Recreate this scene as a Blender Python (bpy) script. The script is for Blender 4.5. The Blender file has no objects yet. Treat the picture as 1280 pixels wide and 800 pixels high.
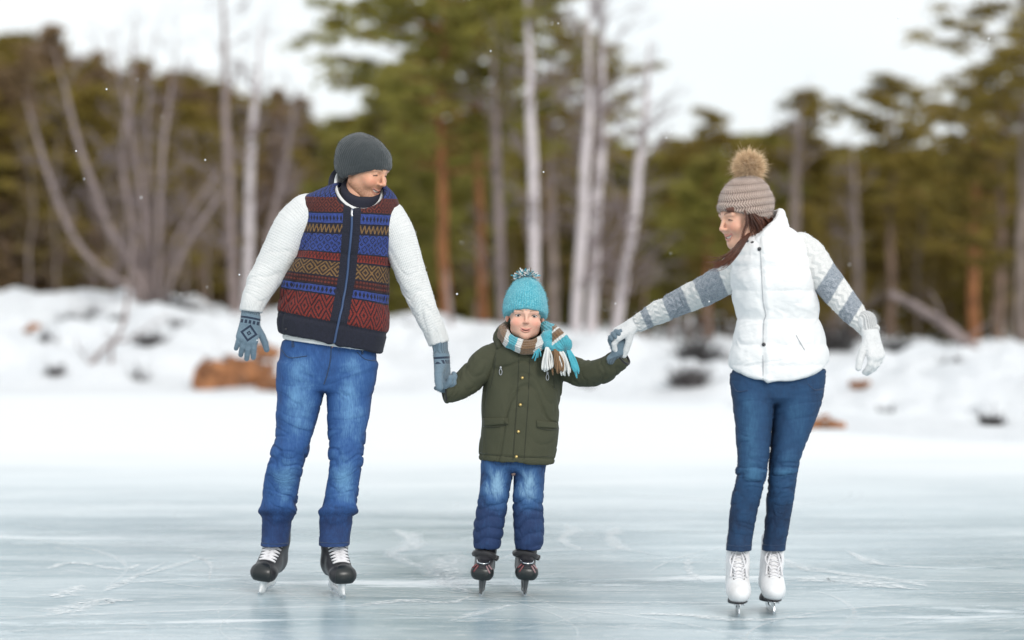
import bpy, math, random
import numpy as np
from mathutils import Vector, Matrix
from mathutils.bvhtree import BVHTree

R = math.radians
rng = np.random.default_rng(7)
random.seed(7)
scene = bpy.context.scene
COL = scene.collection

# ------------------------------------------------------------------ camera numbers (85 mm lens, 1.15 m above the ice)
F_PX, CAM_Z, HORIZON = 2833.0, 1.15, 385.0


def P(px, py, Y):
    """photo position + distance -> point in the scene (metres)"""
    return np.array([(px - 640.0) * Y / F_PX, Y, CAM_Z - (py - HORIZON) * Y / F_PX])


def to_px(V):
    return 640 + V[:, 0] * F_PX / V[:, 1], HORIZON + (CAM_Z - V[:, 2]) * F_PX / V[:, 1]


# ------------------------------------------------------------------ noise
def _hash(i, j, k):
    h = (i.astype(np.int64) * 374761393 + j.astype(np.int64) * 668265263 + k.astype(np.int64) * 1274126177) & 0xFFFFFFFF
    h = ((h ^ (h >> 13)) * 1274126177) & 0xFFFFFFFF
    h = ((h ^ (h >> 16)) * 2246822519) & 0xFFFFFFFF
    return ((h ^ (h >> 15)) & 0xFFFF) / 32767.5 - 1.0


def vnoise(x, y, z):
    x, y, z = np.broadcast_arrays(np.asarray(x, float), np.asarray(y, float), np.asarray(z, float))
    i, j, k = np.floor(x), np.floor(y), np.floor(z)
    u, v, w = x - i, y - j, z - k
    u, v, w = u * u * (3 - 2 * u), v * v * (3 - 2 * v), w * w * (3 - 2 * w)
    o = 0
    for a in (0, 1):
        for b in (0, 1):
            for c in (0, 1):
                o = o + _hash(i + a, j + b, k + c) * (u if a else 1 - u) * (v if b else 1 - v) * (w if c else 1 - w)
    return o


def fbm(x, y, z, n=3):
    o, a = 0, 1.0
    for q in range(n):
        o = o + a * vnoise(x * 2 ** q + 17.3 * q, y * 2 ** q - 9.1 * q, z * 2 ** q + 4.7 * q)
        a *= 0.5
    return o


def sstep(a, b, x):
    t = np.clip((x - a) / (b - a), 0, 1)
    return t * t * (3 - 2 * t)


# ------------------------------------------------------------------ mesh building
def make_obj(name, V, Q, mat=None, parent=None, base=None, attrs=None, smooth=True):
    """link V, Q (quads, or a list of faces) as ONE mesh object; base = the thing's foot point (vertices become relative to it)"""
    V = np.asarray(V, float)
    if base is not None:
        V = V - np.asarray(base, float)
    me = bpy.data.meshes.new(name)
    if isinstance(Q, np.ndarray):
        n, c = Q.shape
        me.vertices.add(len(V)); me.vertices.foreach_set('co', V.astype(np.float32).ravel())
        me.loops.add(n * c); me.loops.foreach_set('vertex_index', Q.astype(np.int32).ravel())
        me.polygons.add(n); me.polygons.foreach_set('loop_start', np.arange(0, n * c, c, dtype=np.int32))
        me.update(calc_edges=True)
    else:
        me.from_pydata(V.tolist(), [], [list(map(int, f)) for f in Q])
    me.validate()
    for an, arr in (attrs or {}).items():
        arr = np.asarray(arr, np.float32)
        if arr.ndim == 1:
            at = me.attributes.new(an, 'FLOAT', 'POINT'); at.data.foreach_set('value', arr)
        elif arr.shape[1] == 3:
            at = me.attributes.new(an, 'FLOAT_VECTOR', 'POINT'); at.data.foreach_set('vector', arr.ravel())
        else:
            at = me.attributes.new(an, 'FLOAT_COLOR', 'POINT'); at.data.foreach_set('color', arr.ravel())
    if smooth:
        me.polygons.foreach_set('use_smooth', np.ones(len(me.polygons), bool))
    if mat is not None:
        me.materials.append(mat)
    o = bpy.data.objects.new(name, me)
    COL.objects.link(o)
    if parent is not None:
        o.parent = parent
    return o


def tag(o, label=None, cat=None, group=None, kind=None):
    if label: o['label'] = label
    if cat: o['category'] = cat
    if group: o['group'] = group
    if kind: o['kind'] = kind
    return o


def thing(name, label, cat, loc, group=None, rz=0.0):
    o = bpy.data.objects.new(name, None)
    o.empty_display_size = 0.2
    COL.objects.link(o)
    o.location = tuple(float(q) for q in loc); o.rotation_euler = (0, 0, rz)
    return tag(o, label, cat, group)


def copy_tree(o, parent=None):
    c = o.copy(); COL.objects.link(c)
    if parent is not None: c.parent = parent
    for ch in list(o.children): copy_tree(ch, c)
    return c


def join(parts):
    Vs, Qs, n = [], [], 0
    for V, Q in parts:
        Vs.append(np.asarray(V, float)); Qs.append(np.asarray(Q) + n); n += len(V)
    return np.concatenate(Vs), np.concatenate(Qs)


def catmull(pts, n):
    pts = np.asarray(pts, float)
    p = np.concatenate([[2 * pts[0] - pts[1]], pts, [2 * pts[-1] - pts[-2]]])
    out = []
    m = len(pts) - 1
    for t in np.linspace(0, m, n):
        i = min(int(t), m - 1); u = t - i
        a, b, c, d = p[i], p[i + 1], p[i + 2], p[i + 3]
        out.append(0.5 * ((2 * b) + (c - a) * u + (2 * a - 5 * b + 4 * c - d) * u * u + (3 * b - a - 3 * c + d) * u ** 3))
    return np.array(out)


def tube(pts, rad, ns=6, flat=None, cap=True):
    """swept tube of quads; flat = (vector, factor) squashes the section along a direction"""
    pts = np.asarray(pts, float); n = len(pts)
    rad = np.broadcast_to(np.asarray(rad, float), (n,))
    T = np.gradient(pts, axis=0); T /= np.linalg.norm(T, axis=1)[:, None] + 1e-12
    ref = np.array([0, 0, 1.0]) if abs(T[0][2]) < 0.9 else np.array([1.0, 0, 0])
    A = np.cross(T[0], ref); A /= np.linalg.norm(A)
    V = []
    ang = np.arange(ns) * 2 * math.pi / ns
    for i in range(n):
        A = A - T[i] * np.dot(A, T[i]); A /= np.linalg.norm(A) + 1e-12
        B = np.cross(T[i], A)
        ring = rad[i] * (np.cos(ang)[:, None] * A + np.sin(ang)[:, None] * B)
        if flat is not None:
            fv = np.asarray(flat[0], float)
            ring = ring - (ring @ fv)[:, None] * fv * (1 - flat[1])
        V.append(pts[i] + ring)
    V = np.concatenate(V)
    i = np.arange(n - 1)[:, None] * ns; j = np.arange(ns)[None]; j2 = (j + 1) % ns
    Q = np.stack([i + j, i + j2, i + ns + j2, i + ns + j], -1).reshape(-1, 4)
    if cap:
        V = np.concatenate([V, [pts[0], pts[-1]]]); a, b = len(V) - 2, len(V) - 1
        e0 = np.array([[a, (q + 1) % ns, q, q] for q in range(ns)])
        e1 = np.array([[b, (n - 1) * ns + q, (n - 1) * ns + (q + 1) % ns, (n - 1) * ns + (q + 1) % ns] for q in range(ns)])
        V, Q = V, Q
        # fan caps as degenerate-free: use triangles stored as quads with a midpoint on the rim
        caps = []
        extra = []
        for (c, s) in ((a, 0), (b, (n - 1) * ns)):
            for q in range(0, ns - 1, 2):
                f = [c, s + q, s + (q + 1) % ns, s + (q + 2) % ns]
                caps.append(f if c == b else f[::-1])
        Q = np.concatenate([Q, np.array(caps)])
    return V, Q


def box(c, s, Rm=None):
    c = np.asarray(c, float); s = np.asarray(s, float) / 2
    v = np.array([[x, y, z] for x in (-1, 1) for y in (-1, 1) for z in (-1, 1)], float) * s
    if Rm is not None: v = v @ np.asarray(Rm).T
    q = np.array([[0, 1, 3, 2], [4, 6, 7, 5], [0, 4, 5, 1], [2, 3, 7, 6], [0, 2, 6, 4], [1, 5, 7, 3]])
    return v + c, q


# ------------------------------------------------------------------ solid modelling: distance fields -> one continuous quad surface
def smin(a, b, k):
    if k <= 0: return np.minimum(a, b)
    h = np.maximum(k - np.abs(a - b), 0) / k
    return np.minimum(a, b) - h * h * k * 0.25


class Field:
    def __init__(s, lo, hi, h):
        s.h = h; s.lo = np.asarray(lo, float)
        n = np.ceil((np.asarray(hi, float) - s.lo) / h).astype(int) + 1
        s.ax = [(s.lo[i] + h * np.arange(n[i])).astype(np.float32) for i in range(3)]
        s.F = np.full(n, 1.0, np.float32)

    def grid(s, lo=None, hi=None):
        sl = []
        for i in range(3):
            a, b = 0, len(s.ax[i])
            if lo is not None:
                a = max(0, int(math.floor((lo[i] - s.lo[i]) / s.h))); b = min(len(s.ax[i]), int(math.ceil((hi[i] - s.lo[i]) / s.h)) + 1)
            sl.append(slice(a, max(a, b)))
        X, Y, Z = s.ax[0][sl[0]][:, None, None], s.ax[1][sl[1]][None, :, None], s.ax[2][sl[2]][None, None, :]
        return tuple(sl), X, Y, Z

    def op(s, fn, lo, hi, k=0.0, mode='u'):
        m = k + 2.5 * s.h
        sl, X, Y, Z = s.grid(np.asarray(lo) - m, np.asarray(hi) + m)
        if s.F[sl].size == 0: return
        d = fn(X, Y, Z)
        a = s.F[sl]
        if mode == 'u': s.F[sl] = smin(a, d, k)
        else: s.F[sl] = -smin(-a, d, k)

    def cut(s, fn, k=0.0):
        """keep only where fn < 0"""
        sl, X, Y, Z = s.grid()
        s.F = -smin(-s.F, -np.broadcast_to(fn(X, Y, Z), s.F.shape).astype(np.float32), k)

    def seg(s, a, b, ra, rb, k=0.0, mode='u', flat=None):
        a = np.asarray(a, float); b = np.asarray(b, float); ab = b - a; L = float(ab @ ab) + 1e-12
        r = max(ra, rb)

        def fn(X, Y, Z):
            t = np.clip(((X - a[0]) * ab[0] + (Y - a[1]) * ab[1] + (Z - a[2]) * ab[2]) / L, 0, 1)
            dx, dy, dz = X - a[0] - t * ab[0], Y - a[1] - t * ab[1], Z - a[2] - t * ab[2]
            if flat is not None:
                f, q = flat
                c = (dx * f[0] + dy * f[1] + dz * f[2]) * (q - 1)
                dx, dy, dz = dx + c * f[0], dy + c * f[1], dz + c * f[2]
            return np.sqrt(dx * dx + dy * dy + dz * dz) - (ra + (rb - ra) * t)
        s.op(fn, np.minimum(a, b) - r, np.maximum(a, b) + r, k, mode)

    def chain(s, pts, rad, k=0.0, n=None, mode='u', flat=None):
        pts = np.asarray(pts, float); rad = np.asarray(rad, float)
        if n:
            q = catmull(np.concatenate([pts, rad[:, None]], 1), n); pts, rad = q[:, :3], np.maximum(q[:, 3], 1e-4)
        for i in range(len(pts) - 1):
            s.seg(pts[i], pts[i + 1], rad[i], rad[i + 1], k if i == 0 or k == 0 else max(k * 0.5, 0.002), mode, flat)
        return pts, rad

    def ell(s, c, r, k=0.0, mode='u', M=None):
        c = np.asarray(c, float); r = np.asarray(r, float) * np.ones(3)
        ext = r if M is None else np.sqrt(((np.asarray(M) * r) ** 2).sum(1))

        def fn(X, Y, Z):
            x, y, z = X - c[0], Y - c[1], Z - c[2]
            if M is not None:
                x, y, z = (M[0][0] * x + M[1][0] * y + M[2][0] * z, M[0][1] * x + M[1][1] * y + M[2][1] * z, M[0][2] * x + M[1][2] * y + M[2][2] * z)
            k0 = np.sqrt((x / r[0]) ** 2 + (y / r[1]) ** 2 + (z / r[2]) ** 2)
            k1 = np.sqrt((x / r[0] ** 2) ** 2 + (y / r[1] ** 2) ** 2 + (z / r[2] ** 2) ** 2) + 1e-9
            return k0 * (k0 - 1) / k1
        s.op(fn, c - ext, c + ext, k, mode)

    def stack(s, st, k=0.0, mode='u', grow=0.0, rnd=0.015):
        zs, cx, cy, a, b, n = st
        lo = [(cx - a).min() - grow, (cy - b).min() - grow, zs[0]]; hi = [(cx + a).max() + grow, (cy + b).max() + grow, zs[-1]]

        def fn(X, Y, Z):
            z = Z.ravel()
            g = lambda q: np.interp(z, zs, q).astype(np.float32)[None, None, :]
            A, B = g(a) + grow, g(b) + grow
            rho = (np.abs((X - g(cx)) / A) ** n + np.abs((Y - g(cy)) / B) ** n) ** (1 / n)
            d = (rho - 1) * np.minimum(A, B)
            e = np.maximum(zs[0] - Z, Z - zs[-1])
            return -smin(-d, -e, rnd)
        s.op(fn, lo, hi, k, mode)

    def mesh(s, smooth=1):
        F = s.F
        S = F < 0
        n = np.array(F.shape) - 1
        cnt = np.zeros(n, np.int8)
        for a in (0, 1):
            for b in (0, 1):
                for c in (0, 1):
                    cnt += S[a:a + n[0], b:b + n[1], c:c + n[2]]
        act = (cnt > 0) & (cnt < 8)
        I, J, K = np.nonzero(act)
        idx = np.full(n, -1, np.int32); idx[I, J, K] = np.arange(len(I))
        C = np.stack([F[I + a, J + b, K + c] for a in (0, 1) for b in (0, 1) for c in (0, 1)], 1).astype(float)
        corner = np.array([[a, b, c] for a in (0, 1) for b in (0, 1) for c in (0, 1)], float)
        acc = np.zeros((len(I), 3)); w = np.zeros(len(I))
        for p in range(8):
            for q in range(p + 1, 8):
                if abs(corner[p] - corner[q]).sum() == 1:
                    m = (C[:, p] < 0) != (C[:, q] < 0)
                    t = np.where(m, C[:, p] / (C[:, p] - C[:, q] + 1e-20), 0)
                    acc += np.where(m[:, None], corner[p] + t[:, None] * (corner[q] - corner[p]), 0); w += m
        V = s.lo + s.h * (np.stack([I, J, K], 1) + acc / w[:, None])
        Qs = []
        for ax in range(3):
            u, v = (ax + 1) % 3, (ax + 2) % 3
            sa = [slice(None)] * 3; sb = [slice(None)] * 3
            sa[ax] = slice(0, -1); sb[ax] = slice(1, None)
            A, B = S[tuple(sa)], S[tuple(sb)]
            for flip in (False, True):
                m = (A & ~B) if not flip else (~A & B)
                e = np.stack(np.nonzero(m), 1)
                ok = (e[:, u] >= 1) & (e[:, v] >= 1) & (e[:, u] < n[u]) & (e[:, v] < n[v])
                e = e[ok]
                def cell(du, dv):
                    c = e.copy(); c[:, u] += du; c[:, v] += dv
                    return idx[c[:, 0], c[:, 1], c[:, 2]]
                q = np.stack([cell(-1, -1), cell(0, -1), cell(0, 0), cell(-1, 0)], 1)
                Qs.append(q[:, ::-1] if flip else q)
        Q = np.concatenate(Qs)
        Q = Q[(Q >= 0).all(1)]
        for _ in range(smooth):
            V = relax(V, Q)
        return V, Q


def relax(V, Q, f=0.5):
    acc = np.zeros_like(V); w = np.zeros(len(V))
    for a in range(4):
        i, j = Q[:, a], Q[:, (a + 1) % 4]
        for d in range(3):
            acc[:, d] += np.bincount(i, V[j, d], len(V)) + np.bincount(j, V[i, d], len(V))
        w += np.bincount(i, minlength=len(V)) + np.bincount(j, minlength=len(V))
    return V + f * (acc / np.maximum(w, 1)[:, None] - V)


def normals(V, Q):
    n = np.cross(V[Q[:, 2]] - V[Q[:, 0]], V[Q[:, 3]] - V[Q[:, 1]])
    N = np.zeros_like(V)
    for a in range(4):
        for d in range(3):
            N[:, d] += np.bincount(Q[:, a], n[:, d], len(V))
    return N / (np.linalg.norm(N, axis=1)[:, None] + 1e-12)


def rows(data, Y=None, n=2.3):
    """section rows (photo y, left x, right x, half depth[, distance]) -> smooth stack of horizontal sections"""
    L = []
    for r in data:
        yy = r[4] if len(r) > 4 else Y
        a, b = P(r[1], r[0], yy), P(r[2], r[0], yy)
        L.append([a[2], (a[0] + b[0]) / 2, yy, (b[0] - a[0]) / 2, r[3]])
    L = np.array(sorted(L))
    z = np.linspace(L[0, 0], L[-1, 0], 160)
    c = [np.interp(z, L[:, 0], L[:, i]) for i in range(1, 5)]
    ker = np.hanning(13); ker /= ker.sum()
    c = [np.convolve(np.pad(q, 6, mode='reflect', reflect_type='odd'), ker, 'valid') for q in c]
    return (z, *c, n)


def stack_uv(V, st):
    """angle round the section (0 = towards the camera) and half width"""
    zs, cx, cy, a, b, n = st
    g = lambda q: np.interp(V[:, 2], zs, q)
    return np.arctan2((V[:, 0] - g(cx)) / g(a), -(V[:, 1] - g(cy)) / g(b)), g(a)


def along(V, pts):
    """arc length of the nearest point of a polyline, and angle round it"""
    pts = np.asarray(pts, float)
    best = np.full(len(V), 1e9); T = np.zeros(len(V)); D = np.zeros_like(V); ax = np.zeros_like(V); acc = 0
    for i in range(len(pts) - 1):
        ab = pts[i + 1] - pts[i]; L = np.linalg.norm(ab)
        t = np.clip(((V - pts[i]) @ ab) / L ** 2, 0, 1)
        q = V - pts[i] - t[:, None] * ab
        d = np.linalg.norm(q, axis=1); m = d < best
        best[m] = d[m]; T[m] = acc + t[m] * L; D[m] = q[m]; ax[m] = ab / L
        acc += L
    up = np.array([0, -1.0, 0.2])
    A = up - (ax @ up)[:, None] * ax; A /= np.linalg.norm(A, axis=1)[:, None] + 1e-9
    B = np.cross(ax, A)
    return T, np.arctan2((D * B).sum(1), (D * A).sum(1)), best, acc


def folds(t, ang, freq, seed, warp=1.0, cosf=1.2):
    """cloth folds running round a limb: soft swells parted by sharp creases; t = position along it"""
    c, s_ = np.cos(ang) * cosf, np.sin(ang) * cosf
    w = vnoise(t * freq * 0.3 + seed, c * 1.3, s_ * 1.3) * warp
    r = vnoise(t * freq + w * 2 + seed * 3.1, c * .8 + seed, s_ * .8 - seed)
    r2 = vnoise(t * freq * 1.9 + w * 3 - seed * 1.7, c * 1.5 + seed, s_ * 1.5)
    return 1.1 * r - 1.1 * np.exp(-(r / 0.13) ** 2) - 0.55 * np.exp(-(r2 / 0.14) ** 2) + 0.4


def bvh_of(V, Q):
    return BVHTree.FromPolygons([tuple(v) for v in V.tolist()], [tuple(q) for q in Q.tolist()])


CAM = Vector((0, 0, CAM_Z))


def hit(bvh, px, py, back=0.0):
    """where the line of sight through a photo position meets a surface, and the surface's normal"""
    d = (Vector(P(px, py, 1.0)) - CAM).normalized()
    loc, nor, _, _ = bvh.ray_cast(CAM, d, 30)
    return (np.array(loc), np.array(nor)) if loc is not None else (None, None)


def strip(bvh, pts, width, off=0.002, n=40, ns=6, thick=0.5):
    """raised seam, zip or cord lying on a surface, along photo positions"""
    c = catmull(np.array(pts, float), n)
    Ps = []
    for x, y in c:
        p, nn = hit(bvh, x, y)
        if p is not None: Ps.append(p + nn * off)
    if len(Ps) < 4: return np.zeros((0, 3)), np.zeros((0, 4), int)
    Ps = np.array(Ps)
    for _ in range(2): Ps[1:-1] = (Ps[:-2] + 2 * Ps[1:-1] + Ps[2:]) / 4
    return tube(Ps, width / 2, ns, flat=((0, 1.0, 0), thick))


def flap(bvh, poly, nu=14, nv=8, off=0.004, thick=0.006):
    """patch of cloth lying on a surface: poly = four photo corners (top left, top right, bottom right, bottom left)"""
    tl, tr, br, bl = [np.array(q, float) for q in poly]
    F, B = [], []
    for j in range(nv):
        for i in range(nu):
            u, v = i / (nu - 1), j / (nv - 1)
            q = (tl * (1 - u) + tr * u) * (1 - v) + (bl * (1 - u) + br * u) * v
            p, nn = hit(bvh, *q)
            if p is None: p, nn = F[-1], np.array([0, -1.0, 0])
            e = 1 - max(abs(2 * u - 1), abs(2 * v - 1)) ** 6
            F.append(p + nn * (off + thick * 0.5 * e)); B.append(p - nn * 0.003)
    V = np.array(F + B); m = nu * nv
    Q = []
    for j in range(nv - 1):
        for i in range(nu - 1):
            a = j * nu + i
            Q.append([a, a + nu, a + nu + 1, a + 1]); Q.append([m + a, m + a + 1, m + a + nu + 1, m + a + nu])
    ring = [i for i in range(nu)] + [j * nu + nu - 1 for j in range(1, nv)] + [(nv - 1) * nu + i for i in range(nu - 2, -1, -1)] + [j * nu for j in range(nv - 2, 0, -1)]
    for a, b in zip(ring, ring[1:] + ring[:1]): Q.append([a, b, m + b, m + a])
    return V, np.array(Q)


# ------------------------------------------------------------------ node materials
class X:
    def __init__(s, g, k): s.g, s.k = g, k
    def _m(s, op, *a): return s.g.math(op, s, *a)
    def __add__(s, o): return s._m('ADD', o)
    def __radd__(s, o): return s._m('ADD', o)
    def __sub__(s, o): return s._m('SUBTRACT', o)
    def __rsub__(s, o): return s.g.math('SUBTRACT', o, s)
    def __mul__(s, o): return s._m('MULTIPLY', o)
    def __rmul__(s, o): return s._m('MULTIPLY', o)
    def __truediv__(s, o): return s._m('DIVIDE', o)
    def abs(s): return s._m('ABSOLUTE')
    def sin(s): return s._m('SINE')
    def frac(s): return s._m('FRACT')
    def floor(s): return s._m('FLOOR')
    def lt(s, o): return s._m('LESS_THAN', o)
    def gt(s, o): return s._m('GREATER_THAN', o)
    def min(s, o): return s._m('MINIMUM', o)
    def max(s, o): return s._m('MAXIMUM', o)
    def pow(s, o): return s._m('POWER', o)
    def tri(s): return ((s.frac() - 0.5).abs()) * 2      # 1 at whole numbers, 0 halfway
    def smooth(s, a, b):
        n = s.g.node('ShaderNodeMapRange'); n.interpolation_type = 'SMOOTHSTEP'
        s.g.put(n.inputs['Value'], s); n.inputs['From Min'].default_value = a; n.inputs['From Max'].default_value = b
        return X(s.g, n.outputs['Result'])


class Gr:
    def __init__(s, name):
        s.mat = bpy.data.materials.new(name); s.mat.use_nodes = True
        s.nt = s.mat.node_tree; s.nt.nodes.clear()
    def node(s, t): return s.nt.nodes.new(t)
    def put(s, sock, v):
        if isinstance(v, X): s.nt.links.new(v.k, sock)
        elif hasattr(v, 'is_output'): s.nt.links.new(v, sock)
        elif isinstance(v, (tuple, list)): sock.default_value = tuple(v) + ((1.0,) if len(v) == 3 and sock.type == 'RGBA' else ())
        else: sock.default_value = v
    def math(s, op, *a):
        n = s.node('ShaderNodeMath'); n.operation = op
        for i, v in enumerate(a): s.put(n.inputs[i], v)
        return X(s, n.outputs[0])
    def attr(s, name):
        n = s.node('ShaderNodeAttribute'); n.attribute_name = name
        return n
    def xyz(s, vec):
        n = s.node('ShaderNodeSeparateXYZ'); s.put(n.inputs[0], vec)
        return [X(s, o) for o in n.outputs]
    def uvw(s, name='uvw'): return s.xyz(s.attr(name).outputs['Vector'])
    def val(s, name): return X(s, s.attr(name).outputs['Fac'])
    def obj(s): return s.node('ShaderNodeTexCoord').outputs['Object']
    def vec(s, x, y, z):
        n = s.node('ShaderNodeCombineXYZ')
        for i, v in enumerate((x, y, z)): s.put(n.inputs[i], v)
        return n.outputs[0]
    def scale(s, vec, sc):
        n = s.node('ShaderNodeMapping'); s.put(n.inputs[0], vec); n.inputs['Scale'].default_value = sc
        return n.outputs[0]
    def noise(s, vec, scale=5.0, detail=3.0, rough=0.5, dist=0.0):
        n = s.node('ShaderNodeTexNoise'); s.put(n.inputs['Vector'], vec)
        n.inputs['Scale'].default_value = scale; n.inputs['Detail'].default_value = detail
        n.inputs['Roughness'].default_value = rough; n.inputs['Distortion'].default_value = dist
        return X(s, n.outputs['Fac'])
    def voro(s, vec, scale=5.0, feature='DISTANCE_TO_EDGE'):
        n = s.node('ShaderNodeTexVoronoi'); n.feature = feature; s.put(n.inputs['Vector'], vec); n.inputs['Scale'].default_value = scale
        return X(s, n.outputs['Distance'])
    def mix(s, f, a, b, mode='MIX'):
        n = s.node('ShaderNodeMix'); n.data_type = 'RGBA'; n.blend_type = mode
        s.put(n.inputs[0], f); s.put(n.inputs[6], a); s.put(n.inputs[7], b)
        return n.outputs[2]
    def out(s, color, rough=0.8, bump=None, bdist=0.002, bstr=1.0, **kw):
        p = s.node('ShaderNodeBsdfPrincipled'); o = s.node('ShaderNodeOutputMaterial')
        s.put(p.inputs['Base Color'], color); s.put(p.inputs['Roughness'], rough)
        for k, v in kw.items(): s.put(p.inputs[k.replace('_', ' ')], v)
        if bump is not None:
            b = s.node('ShaderNodeBump'); b.inputs['Distance'].default_value = bdist; b.inputs['Strength'].default_value = bstr
            s.put(b.inputs['Height'], bump); s.nt.links.new(b.outputs[0], p.inputs['Normal'])
        s.nt.links.new(p.outputs[0], o.inputs[0])
        s.bsdf = p
        return s.mat


def lin(r, g, b):
    f = lambda c: (c / 255 / 12.92) if c <= 10 else ((c / 255 + 0.055) / 1.055) ** 2.4
    return (f(r), f(g), f(b))


def cloth(name, col, var=0.15, rough=0.85, fine=450.0, bump=0.001, big=9.0, sheen=0.2):
    g = Gr(name); o = g.obj()
    n = g.noise(o, big, 4); f = g.noise(o, fine, 2)
    dark = tuple(c * (1 - var) for c in col); lite = tuple(min(1, c * (1 + var)) for c in col)
    return g.out(g.mix(n * 0.6 + f * 0.4, dark, lite), rough, f, bump, Sheen_Weight=sheen)


def plain(name, col, rough=0.5, metal=0.0, **kw):
    g = Gr(name); n = g.noise(g.obj(), 40.0, 3)
    return g.out(g.mix(n, tuple(c * 0.88 for c in col), tuple(min(1, c * 1.1) for c in col)), rough, Metallic=metal, **kw)
# ------------------------------------------------------------------ heads, gloves, skates
def fuzz(V, Q, n, length, width, mat, parent, base, uvw=None, seed=1, extra=None):
    """fine fibres standing off a woollen surface"""
    g = np.random.default_rng(seed)
    i = g.integers(0, len(V), n); N = normals(V, Q)[i]
    d = N + g.normal(size=(n, 3)) * .55; d /= np.linalg.norm(d, axis=1)[:, None]
    a = V[i] + g.normal(size=(n, 3)) * .0015; L = length * g.uniform(.4, 1.2, n)[:, None]
    s = np.cross(d, g.normal(size=(n, 3))); s /= np.linalg.norm(s, axis=1)[:, None]; s *= width / 2
    m = a + d * L * .55; e = a + (d + g.normal(size=(n, 3)) * .35) * L
    W = np.stack([a - s, a + s, m + s * .8, m - s * .8, e + s * .3, e - s * .3], 1).reshape(-1, 3)
    b = np.arange(n)[:, None] * 6
    at = {}
    if uvw is not None: at['uvw'] = np.repeat(uvw[i], 6, axis=0)
    if extra is not None: at['col'] = np.repeat(extra[i], 6, axis=0)
    o = make_obj('fuzz', W, np.concatenate([b + [0, 1, 2, 3], b + [3, 2, 4, 5]]), mat, parent, base, at)
    o['kind'] = 'stuff'
    return o


def frame(yaw, pitch, roll=0.0):
    """head axes as columns (right hand side, back, up); yaw > 0 turns the face towards +x, pitch > 0 looks down"""
    return np.array(Matrix.Rotation(R(yaw), 3, 'Z') @ Matrix.Rotation(R(pitch), 3, 'X') @ Matrix.Rotation(R(roll), 3, 'Y'))


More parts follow.
